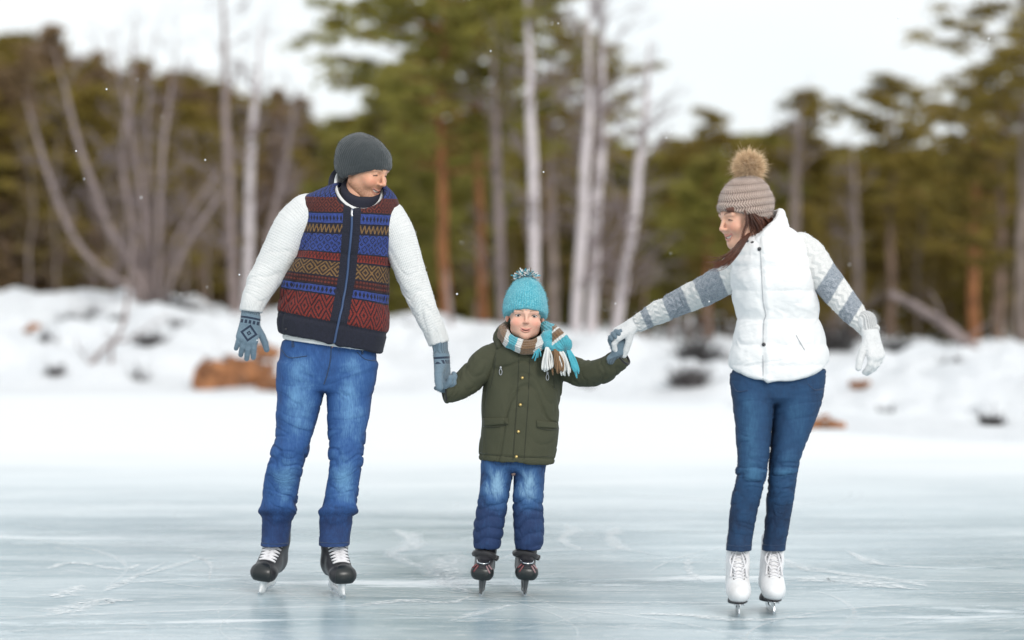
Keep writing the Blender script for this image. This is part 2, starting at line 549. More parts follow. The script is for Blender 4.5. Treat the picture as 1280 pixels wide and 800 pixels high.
def head_mesh(skin, lip, brow, stubble=0.0, smile=1.0, open_=0.004, lid=0.004, cheek=0.022, jaw=0.058, nose=1.0, chin=0.020, blush=0.5, h=0.0021, child=False, fem=False, ex=0.031, mw=0.023, lipk=1.0, nz=0.0):
    f = Field((-0.105, -0.14, -0.15), (0.105, 0.135, 0.145), h)
    f.ell((0, 0.015, 0.03), (0.076, 0.098, 0.092))
    f.ell((0, -0.028, -0.042), (jaw, 0.062, 0.070), 0.035)
    f.ell((0, -0.074, -0.100), (chin * 1.1, chin * 0.95, chin), 0.026)
    for s in (-1, 1):
        if not child: f.seg((s * 0.048, 0.004, -0.062), (s * 0.022, -0.06, -0.1), 0.018, 0.016, 0.03)
        else: f.ell((s * 0.030, -0.040, -0.072), (0.030, 0.036, 0.032), 0.03)
        f.seg((s * 0.012, -0.086, 0.017), (s * 0.046, -0.074, 0.018), 0.010 if not fem else 0.008, 0.009, 0.02)
        f.ell((s * 0.040, -0.066, -0.034), (cheek, cheek * 0.9, cheek * 0.95), 0.024)
        f.ell((s * ex, -0.1, 0.0), (0.021, 0.019, 0.0145), 0.010, 's')
        f.ell((s * 0.079, 0.012, -0.012), (0.009, 0.019, 0.031), 0.008)
    # nose
    f.seg((0, -0.085, 0.012), (0, -0.1035 - 0.006 * nose, -0.029 + nz), 0.0070, 0.0076 * nose, 0.012)
    f.ell((0, -0.1035 - 0.006 * nose, -0.0325 + nz), (0.0084 * nose, 0.0084, 0.0076), 0.008)
    for s in (-1, 1):
        f.ell((s * 0.0115 * nose, -0.098, -0.0365 + nz), (0.0064 * nose, 0.010, 0.0062), 0.007)
        f.ell((s * 0.0058, -0.105, -0.0435 + nz), (0.0034, 0.005, 0.004), 0.003, 's')
    # lips: the corners are drawn back and up in a smile
    zc = -0.068 + 0.011 * smile; w = mw + 0.007 * smile
    yc = -0.0785
    up = [(-w, yc, zc), (-w * 0.5, -0.0895, -0.0648 + 0.003 * smile), (0, -0.0945, -0.0640), (w * 0.5, -0.0895, -0.0648 + 0.003 * smile), (w, yc, zc)]
    lo = [(-w, yc, zc), (-w * 0.5, -0.0880, -0.0725 - open_ + 0.001 * smile), (0, -0.0912, -0.0750 - open_), (w * 0.5, -0.0880, -0.0725 - open_ + 0.001 * smile), (w, yc, zc)]
    up, lo = catmull(up, 13), catmull(lo, 13)
    mid = (up + lo) / 2
    f.chain(up, np.array([0.0022 + 0.0014 * lipk * math.sin(math.pi * i / 12) for i in range(13)]), 0.006)
    f.chain(lo, np.array([0.0022 + 0.0022 * lipk * math.sin(math.pi * i / 12) for i in range(13)]), 0.006)
    gap = np.array([0.0010 + (open_ * 0.75) * math.sin(math.pi * i / 12) for i in range(13)])
    f.chain(mid + (0, -0.006, 0), gap, 0.001, mode='s'); f.chain(mid + (0, 0.002, 0), gap, 0.001, mode='s')
    # smile folds
    if smile > 0.5:
        for s in (-1, 1):
            f.chain([(s * 0.018, -0.101, -0.042), (s * 0.032, -0.094, -0.055), (s * 0.037, -0.086, -0.071)], [0.0025, 0.003, 0.002], 0.006, mode='s')
    # eye lids round the eye balls
    eyes = [np.array([s * ex, -0.0705, 0.0005]) for s in (-1, 1)]
    for e in eyes:
        def up_lid(X, Y, Z, e=e):
            d = np.sqrt((X - e[0]) ** 2 + (Y - e[1]) ** 2 + (Z - e[2]) ** 2) - 0.0150
            return np.maximum(d, (e[2] + lid - 30.0 * (X - e[0]) ** 2) - Z)
        def lo_lid(X, Y, Z, e=e):
            d = np.sqrt((X - e[0]) ** 2 + (Y - e[1]) ** 2 + (Z - e[2]) ** 2) - 0.0142
            return np.maximum(d, Z - (e[2] - 0.0052))
        f.op(up_lid, e - 0.015, e + 0.015, 0.004); f.op(lo_lid, e - 0.015, e + 0.015, 0.004)
    V, Q = f.mesh(1)
    x, y, z = V.T
    n = fbm(x * 60, y * 60, z * 60, 3)
    c = np.tile(np.array(skin, float), (len(V), 1)) * (1 + 0.085 * n[:, None] * np.array([.6, 1.0, 1.1]))
    def mixin(col, a):
        nonlocal c
        a = np.clip(a, 0, 1)[:, None]; c = c * (1 - a) + np.array(col) * a
    front = sstep(-0.03, -0.06, y)
    red = (skin[0] * 1.02, skin[1] * 0.66, skin[2] * 0.62)
    for s in (-1, 1):
        mixin(red, blush * np.exp(-(((x - s * 0.045) / 0.022) ** 2 + ((z + 0.034) / 0.02) ** 2)) * front)
        mixin(red, 0.6 * blush * sstep(0.07, 0.08, s * x))
        # eyebrows
        bx = s * x
        bz = 0.0205 + 0.006 * np.sin(np.clip((bx - 0.012) / 0.036, 0, 1) * math.pi * 0.75)
        a = np.exp(-((z - bz) / 0.0042) ** 2) * sstep(0.010, 0.017, bx) * sstep(0.055, 0.042, bx) * front
        mixin(brow, 0.85 * a)
    mixin(red, 0.45 * blush * np.exp(-((x / 0.014) ** 2 + ((z + 0.037 - nz) / 0.012) ** 2)) * sstep(-0.095, -0.106, y))
    def dist_to(pl):
        d = np.full(len(V), 1e9)
        for i in range(len(pl) - 1):
            ab = pl[i + 1] - pl[i]; t = np.clip(((V - pl[i]) @ ab) / (ab @ ab), 0, 1)
            d = np.minimum(d, np.linalg.norm(V - pl[i] - t[:, None] * ab, axis=1))
        return d
    if stubble:
        t = sstep(-0.028, -0.062, z + 0.018 * sstep(0.03, 0.06, np.abs(x))) * (1 - 0.0 * x)
        t = np.maximum(t, np.exp(-((z + 0.054) / 0.007) ** 2) * (np.abs(x) < 0.035) * front)
        t = np.maximum(t, sstep(0.02, 0.0, y) * 0 + sstep(0.052, 0.066, np.abs(x)) * np.exp(-((y - 0.0) / 0.014) ** 2) * sstep(0.03, -0.02, z))
        fine = fbm(x * 420, y * 420, z * 420, 2) * 0.35 + 0.75
        mixin((0.20, 0.085, 0.04), stubble * t * fine)
    mixin(lip, 0.8 * sstep(0.0030 + 0.0028 * lipk, 0.0014 + 0.0016 * lipk, np.minimum(dist_to(up + (0, -0.001, 0)), dist_to(lo + (0, -0.001, 0)))))
    # inside of the mouth
    inside = (np.abs(x) < w) * sstep(0.0042, 0.002, dist_to(mid + (0, 0.005, 0)) - open_ * 0.3)
    mixin((0.10, 0.025, 0.02), inside)
    for e in eyes:
        d = np.linalg.norm(V - e, axis=1)
        a = sstep(0.0036, 0.0014, np.abs(z - e[2] - lid + 30.0 * (x - e[0]) ** 2 + 0.0004)) * sstep(0.0185, 0.0165, d) * (y < e[1] - 0.004)
        mixin((0.02, 0.012, 0.01), 0.92 * a)
        a = sstep(0.0024, 0.0010, np.abs(z - e[2] + 0.0055)) * sstep(0.0165, 0.015, d) * (y < e[1] - 0.004)
        mixin((0.16, 0.07, 0.05), 0.5 * a)
    col = np.concatenate([c, np.ones((len(V), 1))], 1)
    return V, Q, col, eyes, mid


def ball(c, r, nu=20, nv=14):
    V, Q = [], []
    for j in range(nv + 1):
        t = math.pi * j / nv
        for i in range(nu):
            p = 2 * math.pi * i / nu
            V.append((math.sin(t) * math.cos(p), math.sin(t) * math.sin(p), math.cos(t)))
    for j in range(nv):
        for i in range(nu):
            Q.append([j * nu + i, (j + 1) * nu + i, (j + 1) * nu + (i + 1) % nu, j * nu + (i + 1) % nu])
    return np.array(V) * np.asarray(r) + np.asarray(c), np.array(Q)


def add_head(root, base, H, M, scale, body_field, skin_mat, body_h, iris, gaze, tooth=True, **kw):
    """face and body as one mesh; eyes, teeth as parts"""
    V, Q, col, eyes, mid = head_mesh(**kw)
    S = np.asarray(scale, float)
    low = 1.0
    def tf(v):
        v = np.asarray(v, float) * S[:3]
        if len(S) > 3:
            v = v.copy(); v[..., 2] = np.where(v[..., 2] < 0, v[..., 2] * S[3], v[..., 2])
        return v @ M.T + H
    bV, bQ = body_field.mesh(1)
    sk = np.array(tuple(kw['skin']) + (1,))
    WV, WQ = join([(tf(V), Q), (bV, bQ)])
    make_obj('body', WV, WQ, skin_mat, root, base, {'col': np.concatenate([col, np.tile(sk, (len(bV), 1))])})
    for e in eyes:
        bv, bq = ball((0, 0, 0), 0.0128)
        d = np.asarray(gaze, float); d /= np.linalg.norm(d)
        dist = np.arccos(np.clip((bv / 0.0128) @ d, -1, 1)) * 0.0128
        c = np.tile(np.array([0.62, 0.58, 0.56]), (len(bv), 1))
        c[dist < 0.0064] = iris; c[dist < 0.0032] = (0.006, 0.006, 0.006)
        make_obj('eye', tf(bv + e), bq, MAT['eye'], root, base, {'col': np.concatenate([c, np.ones((len(bv), 1))], 1)})
    if tooth:
        tv, tq = tube(tf(mid[2:-2] + (0, 0.0065, 0.0016)), 0.0052, 8, flat=(M[:, 1], 0.6))
        make_obj('teeth', tv, tq, MAT['teeth'], root, base)
    return tf


def unit(v):
    v = np.asarray(v, float); return v / np.linalg.norm(v)


def rot_about(v, axis, ang):
    return np.array(Matrix.Rotation(ang, 3, Vector(axis)) @ Vector(v))


def glove_mesh(wrist, d, n, curls, thumb=(0.3, 0.6), scale=1.0, spread=0.10, cuff=0.075, cuff_r=0.036, h=0.0024, fat=1.0, cuff_dir=None, thumb_side=1, thumb_n=0.25):
    """a gloved hand: d = wrist to knuckles, n = the side the palm faces, curls = (index .. little) bend per joint in radians"""
    wrist = np.asarray(wrist, float); d = unit(d); n = unit(np.asarray(n, float) - np.dot(n, d) * d)
    s = np.cross(d, n) * thumb_side            # towards the thumb
    k = scale
    f = Field(wrist - 0.25 * k, wrist + 0.25 * k, h)
    offs = [0.030, 0.010, -0.010, -0.029]; lens = [0.070, 0.078, 0.073, 0.058]; base = [0.090, 0.094, 0.090, 0.082]
    rad = [0.0112, 0.0114, 0.0110, 0.0100]
    tips = []
    for i in range(4):
        a = wrist + (d * base[i] + s * offs[i]) * k
        f.seg(wrist + s * offs[i] * 0.62 * k, a, 0.0175 * k * fat, 0.0145 * k * fat, 0.012)
        dirv = unit(d + s * spread * (1.2 - 0.8 * i)); p = a
        c = curls[i]
        for q, (lf, cf) in enumerate(((0.42, 0.9), (0.32, 1.25), (0.26, 0.8))):
            ax = np.cross(dirv, n)
            if np.linalg.norm(ax) < 1e-6: ax = np.cross(d, n)
            ax = np.cross(d, n)
            dirv = rot_about(dirv, unit(ax), c * cf)
            e = p + dirv * lens[i] * lf * k
            r0 = rad[i] * k * fat * (1 - 0.06 * q)
            f.seg(p, e, r0, r0 * 0.93, 0.004 if q == 0 else 0.002)
            p = e
        tips.append(p)
    # thumb: leaves the side of the palm near the wrist
    tb = wrist + (d * 0.030 + s * 0.024 + n * 0.006) * k
    t1 = unit(d * 0.62 + s * thumb[1] + n * thumb_n)
    p = tb; dv = t1
    for q, L in enumerate((0.046, 0.034, 0.028)):
        e = p + dv * L * k
        f.seg(p, e, (0.0165, 0.0128, 0.0120)[q] * k * fat, (0.0130, 0.0120, 0.0105)[q] * k * fat, 0.008 if q == 0 else 0.002)
        p = e
        dv = unit(dv + (d * 0.6 - s * 0.5 + n * 0.35) * thumb[0])
    tips.append(p)
    # cuff
    cd = -d if cuff_dir is None else unit(cuff_dir)
    if cuff:
        f.seg(wrist + d * 0.012 * k, wrist + cd * cuff * k, cuff_r * 0.80 * k, cuff_r * k, 0.014, flat=(n, 1.18))
    V, Q = f.mesh(1)
    q = V - wrist
    uvw = np.stack([q @ s, q @ d, q @ n], 1) / k
    return V, Q, uvw, s


def prism(profile, t, c=0.0):
    """(y, z) outline given a thickness in x"""
    p = np.asarray(profile, float); n = len(p)
    V = np.concatenate([np.column_stack([np.full(n, c - t / 2), p]), np.column_stack([np.full(n, c + t / 2), p])])
    F = [list(range(n))[::-1], [n + i for i in range(n)]] + [[i, (i + 1) % n, n + (i + 1) % n, n + i] for i in range(n)]
    return V, F


def boot_field(style, grow=0.0, h=0.003):
    f = Field((-0.09, -0.19, -0.01), (0.09, 0.17, 0.29), h)
    g = grow
    if style == 'hockey':
        f.ell((0, -0.080, 0.036), np.array((0.050, 0.060, 0.036)) + g)
        f.seg((-0.018, -0.108, 0.034), (0.018, -0.108, 0.034), 0.030 + g, 0.030 + g, 0.02)
        f.ell((0, -0.01, 0.050), np.array((0.046, 0.080, 0.046)) + g, 0.02)
        f.ell((0, 0.085, 0.052), np.array((0.041, 0.052, 0.058)) + g, 0.03)
        f.seg((0, -0.045, 0.046), (0, 0.040, 0.135), 0.038 + g, 0.045 + g, 0.02)
        f.seg((0, 0.055, 0.06), (0, 0.058, 0.19), 0.046 + g, 0.046 + g, 0.03)
        f.cut(lambda X, Y, Z: 0.004 - Z + 0 * X + 0 * Y, 0.006)
        f.cut(lambda X, Y, Z: Z - 0.215 + 0 * X + 0 * Y, 0.006)
    elif style == 'figure':
        f.ell((0, -0.082, 0.036), np.array((0.042, 0.060, 0.038)) + g)
        f.ell((0, -0.02, 0.05), np.array((0.040, 0.08, 0.050)) + g, 0.03)
        f.ell((0, 0.075, 0.055), np.array((0.035, 0.045, 0.060)) + g, 0.03)
        f.seg((0, -0.055, 0.050), (0, 0.012, 0.13), 0.032 + g, 0.038 + g, 0.03)
        f.seg((0, 0.045, 0.06), (0, 0.035, 0.22), 0.040 + g, 0.046 + g, 0.03)
        f.cut(lambda X, Y, Z: 0.002 - Z + 0 * X + 0 * Y, 0.004)
        f.cut(lambda X, Y, Z: Z - 0.236 - 0.10 * (Y - 0.035) + 0 * X, 0.004)
    else:
        f.ell((0, -0.066, 0.042), np.array((0.045, 0.055, 0.042)) + g)
        f.seg((-0.017, -0.088, 0.038), (0.017, -0.088, 0.038), 0.034 + g, 0.034 + g, 0.02)
        f.ell((0, 0.0, 0.055), np.array((0.043, 0.075, 0.055)) + g, 0.03)
        f.ell((0, 0.065, 0.055), np.array((0.040, 0.045, 0.055)) + g, 0.03)
        f.seg((0, -0.045, 0.056), (0, 0.015, 0.12), 0.036 + g, 0.042 + g, 0.02)
        f.seg((0, 0.035, 0.06), (0, 0.030, 0.155), 0.045 + g, 0.052 + g, 0.02)
        f.cut(lambda X, Y, Z: 0.003 - Z + 0 * X + 0 * Y, 0.005)
        f.cut(lambda X, Y, Z: Z - 0.172 + 0 * X + 0 * Y, 0.006)
    return f


_boots = {}


def boot_cache(style):
    if style not in _boots:
        V, Q = boot_field(style).mesh(1)
        _boots[style] = (V, Q, bvh_of(V, Q))
    return _boots[style]


def on_boot(bvh, x, y, z, off, dirv=(0, -0.72, 0.69)):
    """point on a boot's front seen along dirv"""
    d = Vector(dirv).normalized()
    o = Vector((x, y, z)) + d * 0.2
    loc, nor, _, _ = bvh.ray_cast(o, -d, 0.5)
    if loc is None: return None
    return np.array(loc + nor * off)


def lace(bvh, pts, r, off=0.002, dirv=(0, -0.72, 0.69), n=12):
    c = catmull(pts, n)
    q = [on_boot(bvh, *p, off, dirv) for p in c]
    q = [p for p in q if p is not None]
    return tube(q, r, 6, cap=True) if len(q) > 3 else (np.zeros((0, 3)), np.zeros((0, 4), int))


def skate(style, root, base, foot, yaw, roll, lift, k=1.0, pitch=0.0, label=None):
    """foot = the blade's contact point on the ice; lift = sole height over the ice"""
    Rm = np.array(Matrix.Rotation(R(yaw), 3, 'Z') @ Matrix.Rotation(R(roll), 3, 'Y') @ Matrix.Rotation(R(pitch), 3, 'X'))
    foot = np.asarray(foot, float)
    def tf(v): return (np.asarray(v, float) * k + (0, 0, lift)) @ Rm.T + foot
    V, Q, bv = boot_cache(style)
    mats = {'hockey': MAT['boot_black'], 'figure': MAT['boot_white'], 'kid': MAT['boot_black']}
    col = None
    sk = make_obj('skate', tf(V), Q, mats[style], root, base, {'uvw': V})
    if label: sk['label'] = label
    L = lift / k
    if style == 'hockey':
        f = boot_field(style, 0.0025)
        f.cut(lambda X, Y, Z: Y + 0.080 - 0.35 * (0.05 - Z) + 2.2 * X * X / 0.05 + 0 * X, 0.003)
        cv, cq = f.mesh(1); make_obj('toe_cap', tf(cv), cq, MAT['toe_cap'], sk, base)
        parts = []
        for i in range(6):
            t = i / 7
            y = -0.068 + 0.076 * t; z = 0.072 + 0.080 * t
            w = 0.030 + 0.006 * t
            for sgn in (-1, 1):
                parts.append(lace(bv, [(-w * sgn, y, z), (-w * 0.4 * sgn, y + 0.001, z + 0.005), (w * 0.4 * sgn, y + 0.005, z + 0.010), (w * sgn, y + 0.009, z + 0.014)], 0.0033, 0.003))
            parts.append(lace(bv, [(-w, y, z), (0, y - 0.001, z + 0.001), (w, y, z)], 0.0033, 0.002))
        lv, lq = join(parts); make_obj('lace', tf(lv), lq, MAT['lace'], sk, base)
        h = Field((-0.03, -0.15, -0.09), (0.03, 0.15, 0.03), 0.0024)
        fx = ((1.0, 0, 0), 2.2)
        for y0 in (-0.085, 0.075):
            h.seg((0, y0, 0.008), (0, y0 * 0.96, -L + 0.03), 0.036, 0.024, 0.0, flat=fx)
        h.seg((0, -0.115, -L + 0.024), (0, 0.115, -L + 0.024), 0.010, 0.010, 0.02, flat=((1.0, 0, 0), 1.7))
        hv, hq = h.mesh(1); make_obj('blade_holder', tf(hv), hq, MAT['holder'], sk, base)
        pv, pf = prism([(-0.145, -L + 0.022), (-0.138, -L + 0.008), (-0.11, -L + 0.001), (0, -L), (0.11, -L + 0.001), (0.138, -L + 0.008), (0.145, -L + 0.022)], 0.004)
        make_obj('blade', tf(pv), pf, MAT['steel'], sk, base, smooth=False)
    elif style == 'figure':
        f = boot_field(style, 0.002)
        f.cut(lambda X, Y, Z: Z - 0.010 + 0 * X + 0 * Y, 0.001)
        sv, sq = f.mesh(0); make_obj('sole', tf(sv - (0, 0, 0.004)), sq, MAT['sole'], sk, base)
        hb = Field((-0.05, 0.02, -0.05), (0.05, 0.14, 0.02), 0.003)
        hb.ell((0, 0.08, -0.012), (0.034, 0.042, 0.03)); hb.cut(lambda X, Y, Z: -0.022 - Z + 0 * X + 0 * Y, 0.002)
        hv, hq = hb.mesh(1); make_obj('heel', tf(hv), hq, MAT['sole'], sk, base)
        parts, eye = [], []
        for i in range(9):
            t = i / 8
            if i < 4: y, z, w = -0.058 + 0.052 * t * 2, 0.072 + 0.045 * t * 2, 0.017 + 0.004 * t
            else: y, z, w = -0.005 - 0.004 * (t - 0.5), 0.125 + 0.17 * (t - 0.45), 0.020 + 0.002 * t
            dv = (0, -0.72, 0.69) if i < 4 else (0, -1, 0.12)
            for sgn in (-1, 1):
                parts.append(lace(bv, [(-w * sgn, y, z), (0, y, z + 0.008), (w * sgn, y + 0.001, z + 0.016)], 0.0030, 0.003, dv))
                p = on_boot(bv, w * sgn * 1.08, y, z, 0.001, dv)
                if p is not None: eye.append(ball(p, 0.0034, 8, 6))
        # loose bow
        for sgn in (-1, 1):
            for (a, b, c) in (((0.004, 0.205), (0.034, 0.150), (0.012, 0.105)), ((0.004, 0.20), (0.020, 0.13), (0.026, 0.085))):
                q = [on_boot(bv, sgn * x * (0.8 if b[0] > 0.03 else 1), -0.02, z, 0.007, (0, -1, 0.12)) for x, z in catmull([a, b, c], 14)]
                q = [p for p in q if p is not None]
                if len(q) > 4: parts.append(tube(q, 0.0036, 6))
        parts.append(ball(on_boot(bv, 0, 0, 0.195, 0.006, (0, -1, 0.12)), 0.007, 10, 8))
        lv, lq = join(parts); make_obj('lace', tf(lv), lq, MAT['lace'], sk, base)
        for ev, eq in eye: make_obj('eyelet', tf(ev), eq, MAT['eyelet'], sk, base)
        pv, pf = prism([(-0.137, -0.016), (-0.142, -L + 0.018), (-0.139, -L + 0.007), (-0.132, -L + 0.010), (-0.128, -L + 0.003), (-0.05, -L), (0.06, -L + 0.001), (0.135, -L + 0.008), (0.14, -L + 0.016),
                         (0.10, -L + 0.018), (0.095, -0.02), (0.06, -0.02), (0.05, -L + 0.020), (-0.03, -L + 0.020), (-0.05, -0.006), (-0.12, -0.004)], 0.0042)
        bl = make_obj('blade', tf(pv), pf, MAT['steel'], sk, base, smooth=False)
        pl = box((0, -0.075, -0.003), (0.038, 0.09, 0.003)); make_obj('mounting_plate', tf(pl[0]), pl[1], MAT['steel'], sk, base, smooth=False)
    else:
        f = boot_field(style, 0.0022)
        f.cut(lambda X, Y, Z: Y + 0.045 - 0.5 * (0.055 - Z) + 0 * X, 0.003)
        f.cut(lambda X, Y, Z: Z - 0.062 + 0 * X + 0 * Y, 0.003)
        cv, cq = f.mesh(1); make_obj('toe_cap', tf(cv), cq, MAT['toe_cap'], sk, base)
        # printed side panels
        for sgn in (-1, 1):
            ps = []
            for (a, b) in (((-0.018, 0.060), (-0.036, 0.030)), ((-0.026, 0.066), (-0.042, 0.048))):
                c = [on_boot(bv, sgn * -x, -0.06, z, 0.0032, (0, -1, 0.2)) for x, z in zip(np.linspace(a[0], b[0], 8), np.linspace(a[1], b[1], 8))]
                c = [q for q in c if q is not None]
                if len(c) > 3: ps.append(tube(c, 0.0040, 6, flat=((0, 1.0, 0), 0.35)))
            if ps:
                pv, pq = join(ps); make_obj('side_print', tf(pv), pq, MAT['print_red'] if sgn < 0 else MAT['print_pink'], sk, base)
        q = [on_boot(bv, x, -0.05, z, 0.004, (0, -1, 0.3)) for x, z in catmull([(-0.026, 0.086), (-0.020, 0.068), (0, 0.062), (0.020, 0.068), (0.026, 0.086)], 18)]
        q = [p for p in q if p is not None]
        sv, sq = tube(q, 0.0042, 6); make_obj('buckle_ring', tf(sv), sq, MAT['steel'], sk, base)
        # ankle strap, padded cuff
        q = [on_boot(bv, x, 0.0, z, 0.004, (0, -1, 0.12)) for x, z in catmull([(-0.046, 0.112), (-0.02, 0.118), (0.02, 0.112), (0.044, 0.104)], 20)]
        q = [p for p in q if p is not None]
        q = [q[0] + np.array([0, 0.05, 0.0])] + q + [q[-1] + np.array([0.012, -0.006, -0.004])]
        sv, sq = tube(q, 0.014, 8, flat=((0, 1.0, 0), 0.45)); make_obj('ankle_strap', tf(sv), sq, MAT['strap'], sk, base)
        cf = Field((-0.09, -0.06, 0.12), (0.09, 0.13, 0.22), 0.003)
        cf.seg((0, 0.031, 0.158), (0, 0.030, 0.176), 0.056, 0.057)
        cf.cut(lambda X, Y, Z: 0.150 - Z + 0 * X + 0 * Y, 0.004); cf.cut(lambda X, Y, Z: Z - 0.186 + 0 * X + 0 * Y, 0.004)
        cv, cq = cf.mesh(1); make_obj('padded_cuff', tf(cv), cq, MAT['strap'], sk, base)
        h = Field((-0.03, -0.14, -0.08), (0.03, 0.14, 0.03), 0.0024)
        for y0 in (-0.07, 0.055):
            h.seg((0, y0, 0.006), (0, y0 * 0.96, -L + 0.026), 0.030, 0.018, 0.0, flat=((1.0, 0, 0), 2.0))
        h.seg((0, -0.09, -L + 0.020), (0, 0.09, -L + 0.020), 0.008, 0.008, 0.012, flat=((1.0, 0, 0), 1.5))
        hv, hq = h.mesh(1); make_obj('blade_holder', tf(hv), hq, MAT['holder_dark'], sk, base)
        pv, pf = prism([(-0.115, -L + 0.018), (-0.108, -L + 0.006), (-0.085, -L + 0.001), (0, -L), (0.085, -L + 0.001), (0.108, -L + 0.006), (0.115, -L + 0.018)], 0.004)
        make_obj('blade', tf(pv), pf, MAT['steel'], sk, base, smooth=False)
    return sk


def fur_ball(c, r, n, length, width, seed, flatten=1.0, droop=0.0, tip=0.18, curl=0.25):
    """a pompom of fine tapering strands standing out from a core"""
    g = np.random.default_rng(seed)
    d = g.normal(size=(n, 3)); d /= np.linalg.norm(d, axis=1)[:, None]
    core = 0.55
    a = np.asarray(c) + d * r * core * np.array([1, 1, flatten])
    L = length * g.uniform(0.75, 1.15, n)[:, None]
    bend = g.normal(size=(n, 3)) * curl
    m = a + (d + bend * 0.4) * L * 0.5 * np.array([1, 1, flatten]); e = a + (d + bend) * L * np.array([1, 1, flatten]) + np.array([0, 0, -droop])
    s = np.cross(d, g.normal(size=(n, 3))); s /= np.linalg.norm(s, axis=1)[:, None]; s *= width / 2
    V = np.stack([a - s, a + s, m + s * 0.8, m - s * 0.8, e + s * tip, e - s * tip], 1).reshape(-1, 3)
    b = np.arange(n)[:, None] * 6
    Q = np.concatenate([b + [0, 1, 2, 3], b + [3, 2, 4, 5]])
    t = np.tile(np.array([0, 0, 0.5, 0.5, 1, 1]), n); idv = np.repeat(g.random(n), 6)
    cv, cq = ball(c, np.array([r, r, r * flatten]) * (core + 0.12), 24, 16)
    V2, Q2 = join([(V, Q), (cv, cq)])
    uvw = np.concatenate([np.stack([t, idv, 0 * t], 1), np.zeros((len(cv), 3))])
    return V2, Q2, uvw
# ------------------------------------------------------------------ materials of the people
MAT = {}


def m_skin():
    g = Gr('skin'); a = g.attr('col').outputs['Color']; o = g.obj()
    n = g.noise(o, 700.0, 2)
    return g.out(a, 0.48, n, 0.0004, Subsurface_Weight=0.12, Subsurface_Radius=(0.012, 0.004, 0.002), Subsurface_Scale=0.6)


def m_col(name, rough):
    g = Gr(name); return g.out(g.attr('col').outputs['Color'], rough)


MAT['skin'] = m_skin(); MAT['eye'] = m_col('eye_ball', 0.12)
MAT['teeth'] = plain('tooth_enamel', (0.74, 0.70, 0.62), 0.25)
MAT['steel'] = plain('skate_steel', (0.62, 0.65, 0.68), 0.22, 1.0)
MAT['boot_black'] = plain('black_boot_leather', (0.018, 0.018, 0.022), 0.42)
MAT['toe_cap'] = plain('black_toe_rubber', (0.014, 0.017, 0.018), 0.33)
MAT['strap'] = cloth('black_strap_webbing', (0.020, 0.020, 0.024), rough=0.6)
MAT['holder'] = plain('white_blade_plastic', (0.78, 0.80, 0.81), 0.3)
MAT['holder_dark'] = plain('dark_blade_plastic', (0.06, 0.065, 0.07), 0.35)
MAT['lace'] = cloth('white_lace', (0.76, 0.75, 0.77), rough=0.9)
MAT['sole'] = plain('dark_sole', (0.03, 0.03, 0.035), 0.5)
MAT['eyelet'] = plain('dark_eyelet', (0.06, 0.05, 0.05), 0.35, 0.5)
MAT['print_red'] = plain('red_print', (0.15, 0.035, 0.04), 0.4)
MAT['print_pink'] = plain('pink_print', (0.28, 0.17, 0.18), 0.4)
MAT['brass'] = plain('brass_snap', (0.55, 0.40, 0.16), 0.3, 0.9)
MAT['zip'] = plain('zip_metal', (0.45, 0.46, 0.48), 0.35, 0.8)
MAT['zip_blue'] = plain('blue_zip_tape', (0.035, 0.07, 0.16), 0.55)
MAT['snap'] = plain('dark_snap', (0.05, 0.05, 0.055), 0.35, 0.6)


def m_leather_white():
    g = Gr('white_boot_leather'); o = g.obj(); n = g.noise(o, 14, 4); s = g.noise(o, 160, 3)
    return g.out(g.mix(n.smooth(0.45, 0.75), (0.80, 0.80, 0.81), (0.68, 0.67, 0.67)), 0.42, s, 0.0006)


MAT['boot_white'] = m_leather_white()


def m_knit(name, col, ribs=52, rib_depth=0.0022, var=0.22, mel=None, brim=None, rough=0.92):
    """knitted cap: uvw = (angle, height, distance over the rim)"""
    g = Gr(name); u, v, w = g.uvw(); o = g.obj()
    n = g.noise(o, 330, 3); n2 = g.noise(o, 28, 3)
    stitch = (((u * (ribs / 6.283)) + ((v * 210).tri() - 0.5) * 0.35).tri())
    rowp = (v * 210).tri()
    c = g.mix(n * 0.7 + n2 * 0.3, tuple(q * (1 - var) for q in col), tuple(min(1, q * (1 + var)) for q in col))
    if mel is not None:
        c = g.mix(g.noise(g.scale(o, (1, 1, 2.2)), 150, 2).smooth(0.46, 0.60), c, mel)
    h = stitch * 0.75 + rowp * 0.25 + n * 0.25
    return g.out(c, rough, h, rib_depth, Sheen_Weight=0.25)


MAT['hat_grey'] = m_knit('grey_knit', (0.040, 0.048, 0.052), 64, 0.0022, 0.35)
MAT['hat_turquoise'] = m_knit('turquoise_knit', (0.075, 0.42, 0.53), 58, 0.003, 0.32, (0.20, 0.58, 0.66))


def m_woman_hat():
    """marled oat and brown wool in rows of slanting cables"""
    g = Gr('oat_marl_knit'); u, v, w = g.uvw(); o = g.obj()
    row = v * 34 + u * 0.30
    slant = ((u * 9.5 + row.tri() * 0.9)).tri()
    n = g.noise(o, 260, 3)
    mark = (slant * 0.55 + n * 0.6 + row.tri() * 0.15).smooth(0.42, 0.70)
    c = g.mix(mark, (0.17, 0.115, 0.095), (0.52, 0.40, 0.34))
    c = g.mix((1 - row.tri()).smooth(0.72, 1.0) * 0.5, c, (0.14, 0.09, 0.075))
    return g.out(c, 0.92, slant * 0.6 + row.tri() * 0.9 + n * 0.2, 0.004, Sheen_Weight=0.25)


MAT['hat_oat'] = m_woman_hat()


def m_fur(name, root_c, tip_c, rough=0.7):
    g = Gr(name); t, i, _ = g.uvw()
    c = g.mix(t + i * 0.3 - 0.15, root_c, tip_c)
    return g.out(c, rough, Sheen_Weight=0.3)


MAT['fur_tan'] = m_fur('tan_fur', (0.36, 0.20, 0.09), (0.80, 0.60, 0.38))


